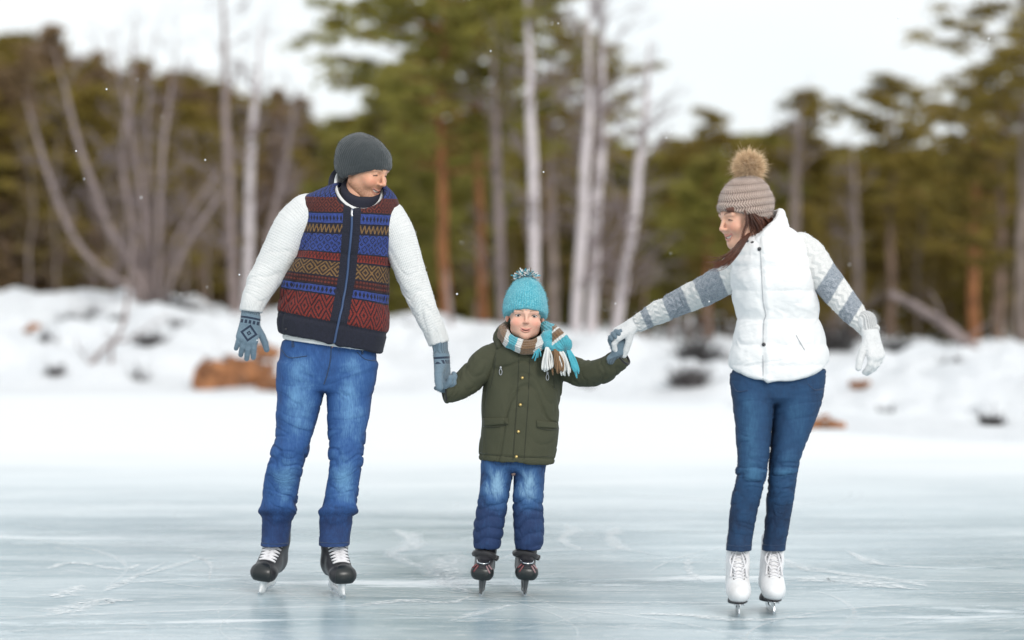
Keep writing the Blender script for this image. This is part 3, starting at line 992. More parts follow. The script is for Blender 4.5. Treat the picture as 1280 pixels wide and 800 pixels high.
def m_yarn_pom():
    g = Gr('mixed_yarn'); t, i, _ = g.uvw()
    c = g.mix(i.gt(0.45), (0.05, 0.33, 0.43), (0.72, 0.72, 0.70)); c = g.mix(i.gt(0.9), c, (0.24, 0.13, 0.07))
    return g.out(c, 0.9, Sheen_Weight=0.25)


MAT['yarn'] = m_yarn_pom()


def m_fair_isle():
    """banded knit: u, v in stitches across and down, w = distance from the zip"""
    g = Gr('patterned_knit'); u, v, w = g.uvw(); o = g.obj()
    n = g.noise(o, 300, 3); fz = g.noise(o, 55, 2)
    v = v + (fz - 0.5) * 1.2
    dark = (0.013, 0.011, 0.024)
    col = dark
    def band(a, b): return v.gt(a) * v.lt(b)
    def rings(pu, pv, v0, k, th): return ((((u / pu).tri() + ((v - v0) / pv).tri()) * k).frac()).gt(th)
    def put(a, b, ground, fig, mask):
        nonlocal col
        c = g.mix(mask, ground, fig) if mask is not None else ground
        col = g.mix(band(a, b), col, c)
    blue, navy = (0.036, 0.066, 0.275), (0.012, 0.013, 0.036)
    maroon, rust = (0.040, 0.010, 0.011), (0.150, 0.030, 0.020)
    gold, red = (0.215, 0.120, 0.045), (0.225, 0.026, 0.018)
    put(225, 246.5, blue, navy, rings(11, 11, 236, 1.0, 0.5))
    put(246.5, 265, maroon, rust, rings(17, 13, 256, 1.5, 0.5))
    put(267, 279, blue, navy, ((u / 6.5).tri() * 0.5 + ((v - 273) / 12).tri() * 0.5).gt(0.66))
    put(281, 291, dark, gold, ((((v - 286) / 4.6) - ((u / 8).tri() * 2 - 1)).abs()).lt(0.62))
    put(293, 315.5, navy, blue, rings(13.5, 11.2, 298.6, 1.0, 0.42).max(rings(13.5, 11.2, 298.6, 1.0, 0.16) * (-1.0) + 1.0))
    put(317, 326, red, maroon, ((((v - 321) / 3.6) - ((u / 6).tri() * 2 - 1)).abs()).lt(0.5))
    put(328, 346.5, (0.035, 0.020, 0.018), gold, rings(25, 19, 337.3, 1.75, 0.50))
    put(348, 358, maroon, rust, ((v / 5).tri() * 0.6 + (u / 6).tri() * 0.4).gt(0.62))
    put(360, 369.5, blue, navy, ((u / 7).tri() * 0.5 + ((v - 364.7) / 10).tri() * 0.5).gt(0.62))
    put(371.5, 407, red, (0.035, 0.009, 0.013), rings(24, 36, 371.5 + 18, 2.0, 0.60))
    placket = w.abs().lt(11.0)
    col = g.mix(placket.max(v.gt(408.5)), col, (0.013, 0.015, 0.030))
    brk = g.noise(o, 130, 2)
    col = g.mix(((n - 0.5) * 1.2 + (brk - 0.5) * 1.1 + 0.22).max(0.0), col, (0.006, 0.006, 0.01))
    st = (u / 2.6).tri() * 0.6 + (v / 2.2).tri() * 0.4
    return g.out(col, 0.92, st * 0.8 + n * 0.5, 0.0022, Sheen_Weight=0.04)


MAT['fair_isle'] = m_fair_isle()
MAT['navy_rib'] = cloth('navy_rib_knit', (0.012, 0.013, 0.026), 0.3, 0.92, sheen=0.05)


def m_white_knit(name='white_wool', col=(0.78, 0.785, 0.78)):
    g = Gr(name); o = g.obj(); n = g.noise(o, 380, 2); b = g.noise(o, 20, 3)
    t, a, w = g.uvw()
    rib = ((a * 8).tri())
    return g.out(g.mix(n * 0.6 + b * 0.4, tuple(q * 0.88 for q in col), tuple(min(0.9, q * 1.1) for q in col)), 0.95, n * 0.7 + rib * 0.5 * w + ((t * 95).tri() * 0.35 + (a * 9.0).tri() * 0.35) * (1 - w), 0.0040, Sheen_Weight=0.2)


MAT['white_wool'] = m_white_knit()


def m_stripe_wool():
    """cable knit sleeves: uvw = (along the arm, angle, stripe 0 white / 1 grey)"""
    g = Gr('striped_cable_wool'); t, a, s = g.uvw(); o = g.obj(); n = g.noise(o, 300, 3)
    cable = ((a * 1.9 + ((t * 26).tri() - 0.5) * 0.5)).tri()
    white = g.mix(n, (0.66, 0.66, 0.65), (0.84, 0.84, 0.83)); grey = g.mix(n.smooth(0.3, 0.7), (0.17, 0.20, 0.245), (0.42, 0.455, 0.50))
    return g.out(g.mix(s, white, grey), 0.95, cable * 1.0 + n * 0.45, 0.006, Sheen_Weight=0.2)


MAT['striped_wool'] = m_stripe_wool()


def m_denim(name, dark, mid, light, grain=1.0):
    """uvw = (across, down, wear)"""
    g = Gr(name); u, v, w = g.uvw(); o = g.obj()
    st = g.noise(g.scale(o, (1, 1, 0.14)), 210, 3, 0.65); bl = g.noise(g.scale(o, (1, 1, 0.6)), 22, 5, 0.6); tw = g.noise(o, 600, 2)
    f = w + (bl - 0.5) * 0.55 + (st - 0.5) * 0.55 * grain
    c = g.mix(f.smooth(0.0, 0.55), dark, mid); c = g.mix(f.smooth(0.45, 1.15), c, light)
    return g.out(c, 0.82, tw * 0.5 + bl * 0.7, 0.0025)


MAT['denim_man'] = m_denim('blue_denim', (0.010, 0.030, 0.105), (0.024, 0.088, 0.265), (0.150, 0.330, 0.56))
MAT['denim_boy'] = m_denim('washed_denim', (0.012, 0.034, 0.110), (0.034, 0.105, 0.26), (0.24, 0.42, 0.60), 1.2)
MAT['denim_woman'] = m_denim('dark_denim', (0.007, 0.022, 0.062), (0.014, 0.060, 0.148), (0.060, 0.180, 0.320), 0.7)
MAT['stitch'] = cloth('dark_seam_thread', (0.018, 0.045, 0.11), 0.3)
MAT['stitch_tan'] = cloth('tan_seam_thread', (0.14, 0.12, 0.13), 0.3)


def m_olive():
    g = Gr('olive_cotton'); o = g.obj(); n = g.noise(o, 12, 5, 0.6); f = g.noise(o, 700, 2)
    return g.out(g.mix(n * 0.7 + f * 0.3, (0.036, 0.039, 0.020), (0.066, 0.068, 0.036)), 0.78, f * 0.35 + n, 0.003)


MAT['olive'] = m_olive()
MAT['olive_seam'] = cloth('olive_seam', (0.026, 0.029, 0.014), 0.2)
MAT['black_lining'] = cloth('black_lining', (0.012, 0.012, 0.014), 0.2)


def m_puffer():
    g = Gr('white_quilted_nylon'); o = g.obj(); n = g.noise(o, 18, 4); c = g.noise(g.scale(o, (1, 1, 1.6)), 40, 4, 0.5, 0.6)
    return g.out(g.mix(n, (0.76, 0.765, 0.775), (0.84, 0.84, 0.84)), 0.55, c, 0.0024, Sheen_Weight=0.1)


MAT['puffer'] = m_puffer()
MAT['puffer_seam'] = cloth('grey_white_seam', (0.40, 0.41, 0.43), 0.15)


def m_glove(name, base, dark, motif=True):
    """uvw = (thumb side, towards the finger tips, palm side) in metres"""
    g = Gr(name); s, d, n = g.uvw(); o = g.obj(); f = g.noise(o, 380, 3); b = g.noise(o, 30, 3)
    k_ = g.noise(o, 170, 2)
    c = g.mix(f * 0.45 + b * 0.25 + k_ * 0.3, tuple(q * 0.62 for q in base), tuple(min(1, q * 1.36) for q in base))
    ribm = d.lt(-0.012)
    rib = ((s * 130).tri())
    if motif:
        c = g.mix((((d - 0.004).abs()).lt(0.004)).max((((d - 0.020).abs()).lt(0.007)) * (((s * 62).tri()).gt(0.40))), c, dark)
        back = n.lt(0.004) * d.gt(0.028) * d.lt(0.098)
        dm = ((s - 0.004).abs() / 0.034) + ((d - 0.064).abs() / 0.034)
        c = g.mix(back * (((dm - 0.86).abs()).lt(0.17)).max(((dm - 0.2).abs()).lt(0.10)), c, dark)
        c = g.mix(((d - 0.185).smooth(-0.006, 0.006)) * 0.55, c, dark)
    c = g.mix(ribm * rib.lt(0.45) * 0.55, c, tuple(q * 0.5 for q in base))
    return g.out(c, 0.95, f * 0.4 + k_ * 0.8 + rib * ribm, 0.0045, Sheen_Weight=0.2)


MAT['glove_grey'] = m_glove('grey_blue_glove_wool', (0.155, 0.225, 0.285), (0.020, 0.034, 0.065))
MAT['glove_boy'] = m_glove('slate_glove_wool', (0.14, 0.20, 0.25), (0.08, 0.12, 0.16), False)
MAT['glove_white'] = m_glove('white_glove_wool', (0.74, 0.745, 0.75), (0.6, 0.6, 0.6), False)
MAT['leather_tag'] = plain('brown_leather_tag', (0.13, 0.048, 0.03), 0.55)


def m_hair():
    g = Gr('brown_hair'); t, i, _ = g.uvw(); o = g.obj(); n = g.noise(o, 160, 3)
    c = g.mix(i * 0.6 + n * 0.4, (0.030, 0.010, 0.006), (0.13, 0.042, 0.020)); c = g.mix(t.smooth(0.35, 1.0) * 0.6, c, (0.20, 0.065, 0.028))
    return g.out(c, 0.38)


MAT['hair'] = m_hair()


def m_scarf():
    g = Gr('striped_scarf_wool'); a = g.attr('col').outputs['Color']; u, v, w = g.uvw(); o = g.obj(); n = g.noise(o, 300, 3)
    rib = (v * 2.4).tri(); st = (u * 130).tri()
    c = g.mix((n - 0.5) * 0.8 + 0.15, a, (0.02, 0.02, 0.02))
    return g.out(c, 0.95, rib * 0.8 + st * 0.4 + n * 0.5, 0.004, Sheen_Weight=0.3)


MAT['scarf'] = m_scarf()
TEAL, WHITE, BROWN = (0.08, 0.43, 0.53), (0.76, 0.76, 0.74), (0.22, 0.125, 0.062)
MAT['fringe_teal'] = cloth('teal_fringe', TEAL, 0.3, 0.95); MAT['fringe_white'] = cloth('white_fringe', WHITE, 0.1, 0.95); MAT['fringe_brown'] = cloth('brown_fringe', BROWN, 0.3, 0.95)


# ------------------------------------------------------------------ shared garment builders
def hat(name, root, base, mat, H, M, c, r, brim, scale=1.0, k_slouch=0.0, extra=None, h=0.0026, roll=0.004, fz=0):
    """cap on a head: ellipsoid c, r in head axes; brim = (height at front y=-0.09, height at back y=0.1)"""
    f = Field((-0.14, -0.16, -0.13), (0.14, 0.18, 0.24), h)
    f.ell(c, r)
    if extra:
        for (ec, er, ek) in extra: f.ell(ec, er, ek)
    sl = (brim[1] - brim[0]) / 0.19
    f.cut(lambda X, Y, Z: (brim[0] + sl * (Y + 0.09)) - Z + 0 * X, 0.004)
    V, Q = f.mesh(1)
    ang = np.arctan2(V[:, 0], -(V[:, 1] - c[1])); w = V[:, 2] - (brim[0] + sl * (V[:, 1] + 0.09))
    N = normals(V, Q)
    V = V + N * (0.0022 * fbm(V[:, 0] * 28, V[:, 1] * 28, V[:, 2] * 28, 3) + roll * sstep(0.035, 0.028, w) * sstep(0.0, 0.006, w))[:, None]
    W = (V * scale) @ M.T + H
    uv = np.stack([ang, V[:, 2], w], 1)
    o = make_obj(name, W, Q, mat, root, base, {'uvw': uv})
    if fz: fuzz(W, Q, fz, .0055, .0008, mat, o, base, uv)
    return o, W, Q


def arm_pts(pts):
    return np.array([P(a, b, c) for a, b, c, d in pts]), np.array([d / 2 * c / F_PX for a, b, c, d in pts])


def body_field(chains, h=0.012):
    """the figure under the clothes: one surface grown from joints"""
    A = np.concatenate([c[0] for c in chains])
    f = Field(A.min(0) - 0.16, A.max(0) + 0.16, h)
    for p, r in chains: f.chain(p, r, 0.03)
    return f


def limb_mesh(pts, rad, h=0.0038, n=22, fold=0.006, freq=26, seed=1, ends=(0.3, 1.0), cosf=.7):
    q = catmull(np.concatenate([pts, rad[:, None]], 1), n)
    f = Field(q[:, :3].min(0) - rad.max() - 0.03, q[:, :3].max(0) + rad.max() + 0.03, h)
    f.chain(q[:, :3], q[:, 3])
    # flat cut at the wrist
    d = unit(q[-1, :3] - q[-2, :3]); e = q[-1, :3]
    f.cut(lambda X, Y, Z: (X - e[0]) * d[0] + (Y - e[1]) * d[1] + (Z - e[2]) * d[2], 0.006)
    V, Q = f.mesh(1)
    T, A, D, L = along(V, q[:, :3])
    amp = np.interp(T / L, np.linspace(0, 1, len(ends)), ends)
    V = V + normals(V, Q) * (fold * amp * folds(T, A, freq, seed, cosf=cosf))[:, None]
    return V, Q, T, A, L


def seams(bvh, lines, mat, parent):
    """each stitched line lying on a garment is a part of it"""
    for p, w_ in lines:
        v, q = strip(bvh, p, w_, .0007, 36)
        if len(v): make_obj('seam', v, q, mat, parent, B)


# ================================================================== THE MAN
MY = 9.12
man_base = np.array([P(385, 740, MY)[0], MY, 0.0])
man = thing('person', 'tall man in grey beanie and banded knit vest, looking down at the boy', 'person', man_base)
B = man_base
MH = P(456.5, 210, MY - 0.02); MM = frame(58, 21, 0)
a_l = arm_pts([(385, 270, MY + .01, 56), (368, 285, MY, 53), (352, 313, MY - .01, 48), (338, 338, MY - .02, 43), (325, 360, MY - .05, 37), (316, 379, MY - .07, 31), (314, 390, MY - .075, 29)])
a_r = arm_pts([(484, 275, MY, 50), (496, 293, MY - .01, 45), (508, 326, MY - .02, 40), (519, 358, MY - .03, 36), (531, 387, MY - .05, 32), (544, 416, MY - .06, 28), (548.5, 430, MY - .062, 27)])
leg_l = [(455, 349, 411, .098, MY), (484, 346.5, 407, .100, MY), (515, 346, 398, .092, MY), (540, 345.5, 392.5, .082, MY), (560, 341, 386.5, .076, MY - .02), (585, 333, 378.5, .070, MY), (607, 330, 374, .067, MY + .04), (632, 328, 370, .066, MY + .07), (640, 327, 369.5, .068, MY + .08), (655, 327.5, 364.5, .064, MY + .10), (672, 327, 361.5, .070, MY + .10), (682, 326.5, 361, .086, MY + .085)]
leg_r = [(455, 402, 470.5, .098, MY), (487, 407.5, 466, .100, MY), (520, 410, 462, .092, MY - .01), (545, 411, 456.5, .082, MY - .03), (562, 411.5, 455, .077, MY - .05), (582, 411.5, 452.5, .072, MY - .05), (607, 409, 448.5, .068, MY - .03), (626, 406.5, 446.5, .066, MY - .02), (640, 401, 444.5, .068, MY - .02), (655, 400, 440, .064, MY - .01), (672, 399, 437.5, .070, MY - .02), (682, 398.5, 437, .086, MY - .035)]
hip_rows = [(424, 353, 468, .108), (440, 350.5, 470, .116), (458, 348.5, 470, .12), (474, 348, 468, .112), (488, 350, 464, .09)]
def leg_chain(rowset, f=0.62):
    return np.array([P((r[1] + r[2]) / 2, r[0], r[4]) for r in rowset[:-2:2]]), np.array([(r[2] - r[1]) / 2 * r[4] / F_PX * f for r in rowset[:-2:2]])
bf = body_field([(np.array([P(412, 440, MY), P(420, 390, MY), P(428, 330, MY), P(436, 285, MY), P(446, 245, MY)]), np.array([.115, .11, .12, .10, .05])),
                 (np.array([P(443, 262, MY), P(450, 240, MY), P(453, 222, MY)]), np.array([.06, .056, .055])),
                 (a_l[0], a_l[1] * .55), (a_r[0], a_r[1] * .55), leg_chain(leg_l), leg_chain(leg_r)])
add_head(man, B, MH, MM, (1.0, 1.0, 1.0), bf, MAT['skin'], 0.012, (0.05, 0.09, 0.12), (0, -0.8, -0.6),
         skin=(0.72, 0.385, 0.250), lip=(0.46, 0.20, 0.16), lipk=.6, brow=(0.17, 0.085, 0.045), stubble=0.60, smile=1.3, open_=0.0042, lid=-0.0035, jaw=0.060, chin=0.023, blush=0.55)
hat('beanie', man, B, MAT['hat_grey'], MH, MM, (0, 0.016, 0.030), (0.097, 0.120, 0.094), (0.022, -0.094), extra=[((0, 0.02, -0.02), (0.095, 0.110, 0.06), 0.02), ((0, 0.045, 0.036), (0.090, 0.094, 0.088), 0.03)], roll=.0012, fz=3500)

# jeans
f = Field((B[0] - 0.30, MY - 0.25, 0.12), (B[0] + 0.36, MY + 0.30, 1.08), 0.0042)
st_l, st_r, st_h = rows(leg_l), rows(leg_r), rows(hip_rows, MY)
f.stack(st_l, rnd=0.006); f.stack(st_r, 0.008, rnd=0.006); f.stack(st_h, 0.02)
V, Q = f.mesh(1); N = normals(V, Q)
px, py = to_px(V)
isl = V[:, 0] < np.interp(V[:, 2], [P(0, 700, MY)[2], P(0, 482, MY)[2], P(0, 420, MY)[2]], [P(385, 0, MY)[0], P(407, 0, MY)[0], P(412, 0, MY)[0]])
ang = np.where(isl, stack_uv(V, st_l)[0], stack_uv(V, st_r)[0])
amp = np.interp(py, [440, 465, 490, 520, 548, 562, 580, 600, 625, 640, 660, 690], [.0, .2, .35, .3, .7, .9, .75, .35, .8, 1.0, .35, .25])
fo = folds(V[:, 2] + 0.25 * np.where(isl, 1, -1) * (V[:, 0] - B[0]), ang, 26, 3.3, .35, .85)
d = 0.0062 * amp * fo
d += (0.0045 + .0045 * np.abs(np.sin(ang))) * np.exp(-((py - 636 + 4 * np.sin(ang * 2 + 1)) / 5.0) ** 2) - 0.004 * np.exp(-((py - 645) / 4.0) ** 2)       # the turned break above the hem
# drag lines fanning from the crotch
rr = np.hypot(px - 408, py - 478); th = np.arctan2(py - 478, px - 408)
d += 0.004 * (1 - 2 * np.abs(vnoise(th * 5.0, rr / 60, 2.2))) * sstep(12, 30, rr) * sstep(95, 50, rr) * (V[:, 1] < MY)
V = V + N * d[:, None]
front = sstep(-0.1, 0.45, -N[:, 1])
def spot(cx, cy, rx, ry, a): return a * np.exp(-((px - cx) / rx) ** 2 - ((py - cy) / ry) ** 2)
wear = 0.36 + front * (spot(374, 505, 19, 48, .50) + spot(437, 510, 19, 50, .50) + spot(356, 600, 15, 28, .52) + spot(430, 600, 15, 26, .60) + spot(375, 455, 22, 16, .25) + spot(444, 455, 18, 14, .22)) - 0.22 * sstep(622, 640, py) - 0.2 * sstep(0.5, 0.0, -N[:, 1])
wear += 0.10 * fo * amp * front
make_obj('jeans', V, Q, MAT['denim_man'], man, B, {'uvw': np.stack([ang, py, wear], 1)})
jb = bvh_of(V, Q); jeans_o = man.children[-1] if len(man.children) else None
jeans_o = [o for o in man.children if o.name.startswith('jeans')][0]
seams(jb, (([(414, 432), (413, 450), (409, 468), (405, 480)], .006), ([(352, 437), (362, 447), (384, 445)], .004), ([(446, 440), (456, 449), (469, 451)], .004), ([(328, 679), (344, 680.5), (359, 679)], .004), ([(400, 678), (418, 679.5), (435, 678)], .004), ([(366, 427), (367, 434)], .012), ([(452, 437), (453, 443)], .012)), MAT['stitch'], jeans_o)

# sweater: hem and both sleeves
torso = [(264, 396, 488, .07), (280, 384, 492, .11), (330, 368, 482, .115), (375, 356, 478, .115), (405, 354, 478, .124), (428, 353, 473, .132), (440, 353, 473, .132), (447, 354, 473, .132)]
f = Field((B[0] - 0.12, MY - 0.2, 0.88), (B[0] + 0.36, MY + 0.2, 1.66), 0.0045)
f.stack(rows(torso, MY), rnd=0.006)
hz = lambda px_: 424.5 + (px_ - 360) * 0.135
hemA, hemB = P(360, hz(360), MY), P(470, hz(470), MY); hs = (hemB[2] - hemA[2]) / (hemB[0] - hemA[0])
f.cut(lambda X, Y, Z: hemA[2] + hs * (X - hemA[0]) - 0.022 * 0 - Z + 0 * Y, 0.006)
tV, tQ = f.mesh(1)
lV, lQ, lT, lA, lL = limb_mesh(*a_l, fold=0.0034, freq=15, seed=2, ends=(.1, .5, .9, .9, .5))
rV, rQ, rT, rA, rL = limb_mesh(*a_r, fold=0.0034, freq=15, seed=5, ends=(.1, .5, .8, .9, .7))
V, Q = join([(tV, tQ), (lV, lQ), (rV, rQ)])
uv = np.concatenate([np.zeros((len(tV), 3)), np.stack([lT, lA, sstep(lL - .06, lL - .05, lT)], 1), np.stack([rT, rA, sstep(rL - .06, rL - .05, rT)], 1)])
fuzz(V, Q, 6000, .0050, .0008, MAT['white_wool'], make_obj('sweater', V, Q, MAT['white_wool'], man, B, {'uvw': uv}), B, uv)

# vest
vrows = [(227, 418, 474, .060), (235, 400, 486, .080), (244, 380, 495, .105), (258, 373.5, 499.5, .124), (280, 376, 497, .135), (315, 371, 491, .142), (337, 360, 486.5, .142), (360, 353, 485.5, .140), (375, 348, 485.5, .140), (390, 344, 487.5, .142), (405, 345, 487.5, .150), (418, 348, 484, .152), (431, 350, 480, .152), (446, 350, 476, .150)]
f = Field((B[0] - 0.16, MY - 0.22, 0.9), (B[0] + 0.42, MY + 0.22, 1.68), 0.0036)
vst = rows(vrows, MY); f.stack(vst, rnd=0.02)
A2, B2 = P(349, 416, MY), P(474, 441, MY); vs = (B2[2] - A2[2]) / (B2[0] - A2[0])
f.cut(lambda X, Y, Z: A2[2] + vs * (X - A2[0]) - Z - 0.10 * (Y - MY) * 0, 0.010)
f.ell(P(449, 243, MY - .035), (.098, .135, .078), .02, 's')     # neck opening
V, Q = f.mesh(1); N = normals(V, Q); px, py = to_px(V)
hemline = 416 + (px - 349) * 0.2
dh = hemline - py
zipx = np.interp(py, [250, 262, 300, 345, 385, 427, 445], [440, 440.5, 438, 434, 427, 418, 414])
w = np.where(V[:, 1] < MY - 0.02, (px - zipx), 99.0)
d = -0.006 * np.exp(-((dh - 25) / 3.0) ** 2) - 0.004 * np.exp(-(w / 1.6) ** 2) + 0.0045 * np.exp(-((np.abs(w) - 7) / 4.5) ** 2)
ang = stack_uv(V, vst)[0]
d += 0.0085 * np.interp(py, [250, 300, 370, 400, 430], [.15, .5, 1.0, .8, .2]) * folds(V[:, 2] + 0.22 * V[:, 0], ang, 7.5, 9.1, 1.0)
d += 0.006 * fbm(V[:, 0] * 9, V[:, 1] * 9, V[:, 2] * 9, 2)
V = V + N * d[:, None]
tilt = np.interp(py, [255, 300, 340, 400], [.03, .05, .12, .19])
vv = py - tilt * (px - 426); uu = ang * 60 + (px - 426) * 0.45
vv = np.where(dh < 27, 420, np.minimum(vv, 406))
vest = make_obj('vest', V, Q, MAT['fair_isle'], man, B, {'uvw': np.stack([uu, vv, w], 1)})
fuzz(V, Q, 5000, .0045, .0008, MAT['fair_isle'], vest, B, np.stack([uu, vv, w], 1))
vb = bvh_of(V, Q)
zl = [(440.6, 262), (440, 285), (437, 315), (434, 345), (429, 375), (424, 402), (418, 428), (416.5, 432)]
zv, zq = strip(vb, zl, .0105, .0030, 60); make_obj('zip', zv, zq, MAT['zip_blue'], vest, B)
pv, pq = join([strip(vb, [(440.6, 261), (440.6, 266), (440.2, 271)], .010, .005, 12), ])
make_obj('zip_pull', pv, pq, MAT['zip'], vest, B)
cv, cq = join([(lambda p, n: ball(p + n * .003, (.0048, .003, .0048), 12, 8))(*hit(vb, 358, 411.5))]); make_obj('snap', cv, cq, MAT['snap'], vest, B)


def plane_from(a, b, c):
    n = np.cross(b - a, c - a); n = n / n[2]
    return lambda X, Y: a[2] - (n[0] * (X - a[0]) + n[1] * (Y - a[1]))


def ring(center, rx, ry, z0, z1, th, top, bottom=None, tilt=(0, 0), h=0.003, flare=0.0, wedge=None):
    """standing collar: a shell round the neck, cut by a slanting top"""
    f = Field((center[0] - rx - .06, center[1] - ry - .06, z0 - .02), (center[0] + rx + .06, center[1] + ry + .06, z1 + .03), h)
    def shell(X, Y, Z):
        t = (Z - z0) / (z1 - z0)
        cx = center[0] + tilt[0] * t; cy = center[1] + tilt[1] * t
        k = 1 + flare * t
        rho = np.sqrt(((X - cx) / (rx * k)) ** 2 + ((Y - cy) / (ry * k)) ** 2)
        d = np.abs(rho - 1) * min(rx, ry) - th / 2
        d = np.maximum(d, z0 - Z)
        if bottom is not None: d = -smin(-d, -(bottom(X, Y) - Z), 0.004)
        d = -smin(-d, -((Z - top(X, Y)) * 0.8 + 0 * X), 0.008)
        if wedge is not None: d = -smin(-d, -wedge(X, Y, Z), 0.008)
        return d
    f.op(shell, f.lo + 0.01, f.lo + np.array([len(a) for a in f.ax]) * h - 0.01)
    V, Q = f.mesh(1)
    a = np.arctan2(V[:, 0] - center[0], -(V[:, 1] - center[1]))
    return V, Q, np.stack([a, V[:, 2], np.ones(len(V))], 1)


nc = P(445, 262, MY - .01); z0, z1 = P(0, 268, MY)[2], P(0, 205, MY)[2]
top_n = plane_from(P(414, 213, MY + .03), P(440, 262, MY - .115), P(484, 250, MY - .02))
V, Q, uv = ring(nc, .108, .100, z0 - .03, z1, .026, top_n, tilt=(.012, .0), flare=-0.03)
make_obj('vest_collar', V, Q, MAT['navy_rib'], vest, B, {'uvw': uv})
top_w = plane_from(P(426, 229, MY - .03), P(441, 256, MY - .10), P(475, 243, MY - .03))
V, Q, uv = ring(nc + (0.005, -.008, 0), .094, .088, z0 - .02, z1, .012, top_w, tilt=(.012, .0))
sw = [o for o in man.children if o.name.startswith('sweater')][0]
make_obj('sweater_collar', V, Q, MAT['white_wool'], sw, B, {'uvw': uv})
top_b = plane_from(P(428, 226, MY), P(450, 246, MY - .08), P(474, 238, MY - .02))
V, Q, uv = ring(nc + (0.012, -.010, 0), .070, .068, z0 - .02, z1, .030, top_b, tilt=(.014, -.004), flare=-.10)
make_obj('inner_collar', V, Q, MAT['navy_rib'], man, B, {'uvw': uv})

# gloves
gw = P(313.5, 397, MY - .08)
V, Q, uv, _ = glove_mesh(gw, (-.17, -.12, -1), (-.12, .95, -.1), (.22, .26, .30, .30), thumb=(.22, .62), scale=1.0, spread=.10, cuff=.052, cuff_r=.041, fat=1.12, cuff_dir=(.02, .05, 1))
fuzz(V, Q, 1200, .0042, .0008, MAT['glove_grey'], make_obj('glove', V, Q, MAT['glove_grey'], man, B, {'uvw': uv}), B, uv)
gw = P(552, 446, MY - .070)
V, Q, uv, _ = glove_mesh(gw, (.06, -.04, -1), (.86, -.40, 0), (.95, 1.0, 1.05, 1.1), thumb=(.30, .62), scale=1.06, spread=.02, cuff=.052, cuff_r=.035, fat=1.25, cuff_dir=(-.14, .05, 1), thumb_n=.10)
fuzz(V, Q, 1200, .0042, .0008, MAT['glove_grey'], make_obj('glove', V, Q, MAT['glove_grey'], man, B, {'uvw': uv}), B, uv)

skate('hockey', man, B, np.array([P(334, 739, 9.22)[0], 9.21, 0.0]), -7, 9, .060, 1.06, 4)
skate('hockey', man, B, np.array([P(421, 744, 9.10)[0], 9.095, 0.0]), 17, 0, .060, 1.06, 3)

# ================================================================== THE BOY
BY = 9.10
boy_base = np.array([P(630, 742, BY)[0], BY, 0.0])
boy = thing('person', 'small boy in turquoise bobble hat, striped scarf and olive parka', 'person', boy_base)
B = boy_base
BH = P(656.5, 393.5, BY - .02); BM = frame(3, 4, 3)
b_l = arm_pts([(622, 447, BY, 40), (607, 455, BY - .01, 40), (592, 470, BY - .02, 37), (577, 482, BY - .03, 33), (563, 489, BY - .045, 29), (556, 490, BY - .05, 27)])
b_r = arm_pts([(690, 450, BY, 40), (704, 458, BY - .01, 36), (720, 464, BY - .03, 34.5), (738, 467, BY - .06, 34), (757, 461, BY - .10, 31), (772, 451, BY - .13, 27), (778, 446, BY - .14, 26)])
bl_l = [(560, 602, 645, .085, BY), (580, 601.5, 642, .082, BY), (600, 601, 640, .075, BY), (620, 599.5, 635.5, .066, BY - .01), (640, 596.5, 633, .062, BY), (655, 593.5, 630, .062, BY), (670, 592, 627, .060, BY), (685, 593.5, 624, .055, BY)]
bl_r = [(560, 640, 684, .085, BY), (580, 642.5, 682, .082, BY), (600, 642.5, 681, .075, BY), (620, 642, 678.5, .066, BY - .01), (640, 642, 678.5, .062, BY), (655, 643, 679.5, .062, BY), (670, 643.5, 679, .060, BY), (686, 645, 676, .055, BY)]
bf = body_field([(np.array([P(643, 570, BY), P(648, 520, BY), P(652, 470, BY), P(655, 440, BY)]), np.array([.08, .08, .09, .06])),
                 (np.array([P(655, 440, BY), P(656, 424, BY), P(656.5, 405, BY)]), np.array([.045, .042, .042])),
                 (b_l[0][:-2], b_l[1][:-2] * .5), (b_r[0][:-2], b_r[1][:-2] * .5), leg_chain(bl_l), leg_chain(bl_r)], 0.010)
add_head(boy, B, BH, BM, (0.90, 0.90, 0.90, 0.90), bf, MAT['skin'], 0.01, (0.05, 0.030, 0.018), (0.0, -1, .02),
         skin=(0.76, 0.455, 0.345), lip=(0.55, 0.185, 0.165), brow=(0.26, 0.14, 0.085), smile=1.15, open_=0.0006, lid=0.0066, nz=.006, cheek=0.026, jaw=0.058, nose=0.74, chin=0.019, blush=0.65, ex=.0355, mw=.022, lipk=.5, child=True, tooth=False, h=0.0019)
_, hv, hq = hat('bobble_hat', boy, B, MAT['hat_turquoise'], BH, BM, (0, 0.014, 0.048), (0.098, 0.114, 0.116), (0.030, -0.060), 0.87, extra=[((0, 0.01, 0.122), (0.054, 0.060, 0.050), 0.03), ((0, 0.02, 0.02), (0.099, 0.111, 0.07), 0.03)], roll=.002, fz=4500)
bobble = [o for o in boy.children if o.name.startswith('bobble_hat')][0]
V, Q, uv = fur_ball(P(657, 346.5, BY), .036, 1500, .015, .0055, 3, .66, tip=.8, curl=.7)
make_obj('pompom', V, Q, MAT['yarn'], bobble, B, {'uvw': uv})

